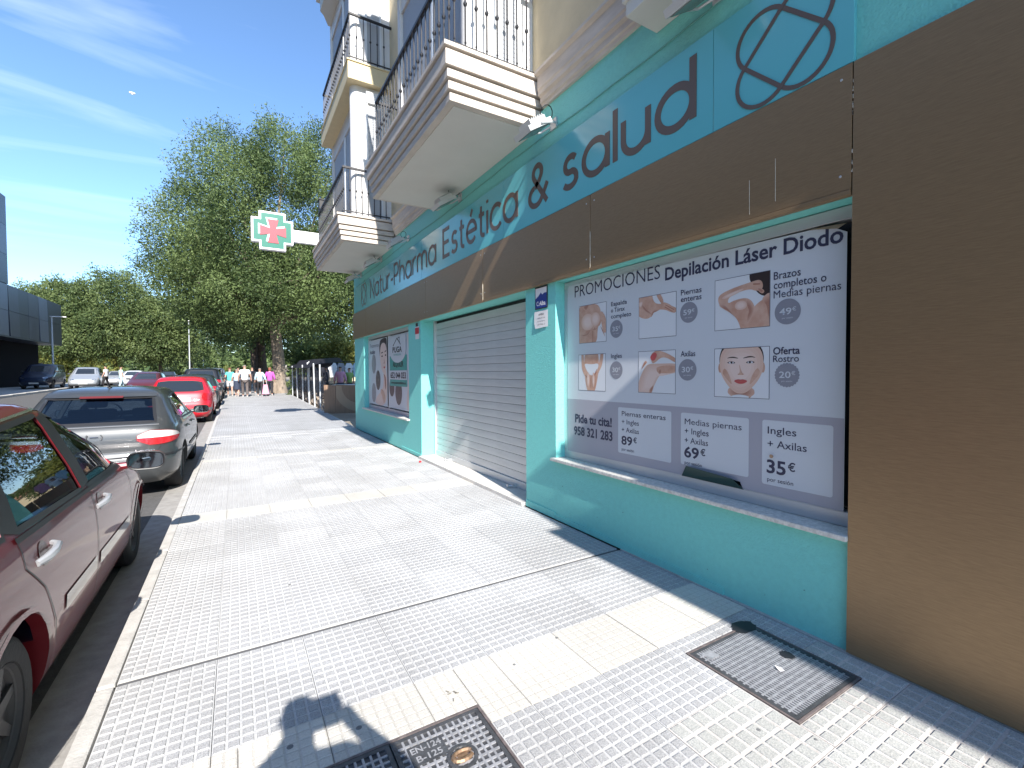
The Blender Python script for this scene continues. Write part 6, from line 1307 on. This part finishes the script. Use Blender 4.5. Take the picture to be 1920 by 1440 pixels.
# market people and clothes rails
mk = 'market stalls and shoppers behind the fence'
person('shopper in a green top at the market behind the hoarding', 4.9, 24.2, 1.64, .4, cl('green', (.22, .34, .10)), cl('black', (.025, .022, .025)), dark_h, 'top', group='shoppers at the market', sleeve=.4)
person('shopper in a pink cardigan at the market beside the green top', 4.35, 23.6, 1.70, -.2, cl('pink', (.62, .30, .42)), cl('navy', (.03, .04, .07)), dark_h, 'cardigan', group='shoppers at the market', sleeve=.9)
person('shopper in a white shirt at the right end of the market, by the shop', 5.6, 24.6, 1.72, .2, cl('white', (.72, .72, .72)), cl('dark', (.03, .03, .04)), dark_h, 'shirt', group='shoppers at the market', sleeve=.4)
person('shopper in dark clothes seen through the netting', 4.0, 25.5, 1.66, 1.0, cl('dark', (.03, .03, .04)), cl('black', (.025, .022, .025)), dark_h, 'jacket', group='shoppers at the market', sleeve=.9)
def rail(label, x0, x1, y, cols):
    z = gz(y); t = thing('clothes_rail', label, 'clothes rail', ((x0 + x1) / 2, y, z), 'clothes rails at the market'); mb = MB()
    mb.tube([(x0, y, z), (x0, y, z + 1.95), (x1, y, z + 1.95), (x1, y, z)], .02, 6); mb.build('frame', M['iron'], t)
    for i, c in enumerate(cols):
        x = x0 + (x1 - x0) * (i + .5) / len(cols); w_ = (x1 - x0) / len(cols) * .42; mb = MB()
        mb.prism([(x - w_ * 1.5, z + 1.55), (x - w_ * 1.1, z + 1.45), (x - w_, z + 1.1), (x + w_, z + 1.1), (x + w_, z + 1.45), (x + w_ * 1.5, z + 1.55), (x + w_ * .7, z + 1.86), (x - w_ * .7, z + 1.86)], 'y', y - .05, y + .05); mb.build('garment', cl(*c), t, bev=.02)
rail('clothes rail with white and pale garments behind the shoppers', 4.2, 6.6, 25.8, [('white', (.72, .72, .72)), ('grey', (.3, .3, .32)), ('white', (.7, .7, .7)), ('lightblue', (.4, .55, .65)), ('white', (.7, .7, .7)), ('pink', (.62, .3, .42))])
rail('clothes rail with dark garments, behind the netting', 3.4, 5.2, 28.0, [('dark', (.03, .03, .04)), ('navy', (.03, .04, .07)), ('dark', (.03, .03, .04)), ('grey', (.3, .3, .32)), ('navy', (.03, .04, .07))])
tb = thing('market_table', 'long trestle table with folded white clothes behind the hoarding', 'table', (5, 23, .15)); mb = MB(); mb.box(3.9, 6.6, 22.6, 23.2, .93, .97); mb.build('table_top', M['white'], tb)
for xx in (4.0, 6.5): 
    for yy in (22.65, 23.12): mb = MB(); mb.box(xx, xx + .04, yy, yy + .04, .1, .93); mb.build('leg', galv, tb)
# ------------------------------------------------------------ the photographer (behind the camera; casts the shadow in front)
PH = (-.09, -.215)
def W2L(x, y, z, k): return ((x - PH[0]) / k, (y - PH[1]) / k, z / k)
kk = 1.79 / 1.72
armL = [W2L(PH[0] - .26, -.10, 1.30, kk), W2L(-.14, -.10, 1.48, kk), W2L(-.075, -.055, 1.55, kk)]
armR = [W2L(.33, -.17, 1.25, kk), W2L(.15, -.09, 1.47, kk), W2L(.10, -.055, 1.55, kk)]
ph, k_ = person('person holding up a phone to take the picture, standing behind the camera', PH[0], PH[1], 1.79, 0, cl('olive', (.12, .13, .08)), cl('navy', (.03, .04, .07)), dark_h, 'shirt', group=None, sleeve=.4, step=.02, photog=(armL, armR), z0=0)
for sg, hx in ((-1, -.062), (1, .085)):
    for i in range(5):
        z = 1.50 + i * .022; mb = MB()
        if i < 4: mb.tube([(hx + sg * .0, -.05, z), (hx + sg * .018, -.035, z + .002), (hx + sg * .012, -.022, z + .004), (hx - sg * .012, -.018, z + .004)], [.009, .009, .008, .006], 7)
        else: mb.tube([(hx, -.055, z - .02), (hx - sg * .02, -.058, z + .0), (hx - sg * .035, -.052, z + .012)], [.011, .010, .008], 7)
        o = mb.build('finger' if i < 4 else 'thumb', skin_m, ph, smooth=True)
phn = thing('phone', 'black phone held up in both hands behind the camera position', 'phone', (.01, -.035, 1.5))
mb = MB(); mb.box(-.065, .095, -.042, -.032, 1.47, 1.62); mb.build('body', M['black'], phn, bev=.004)
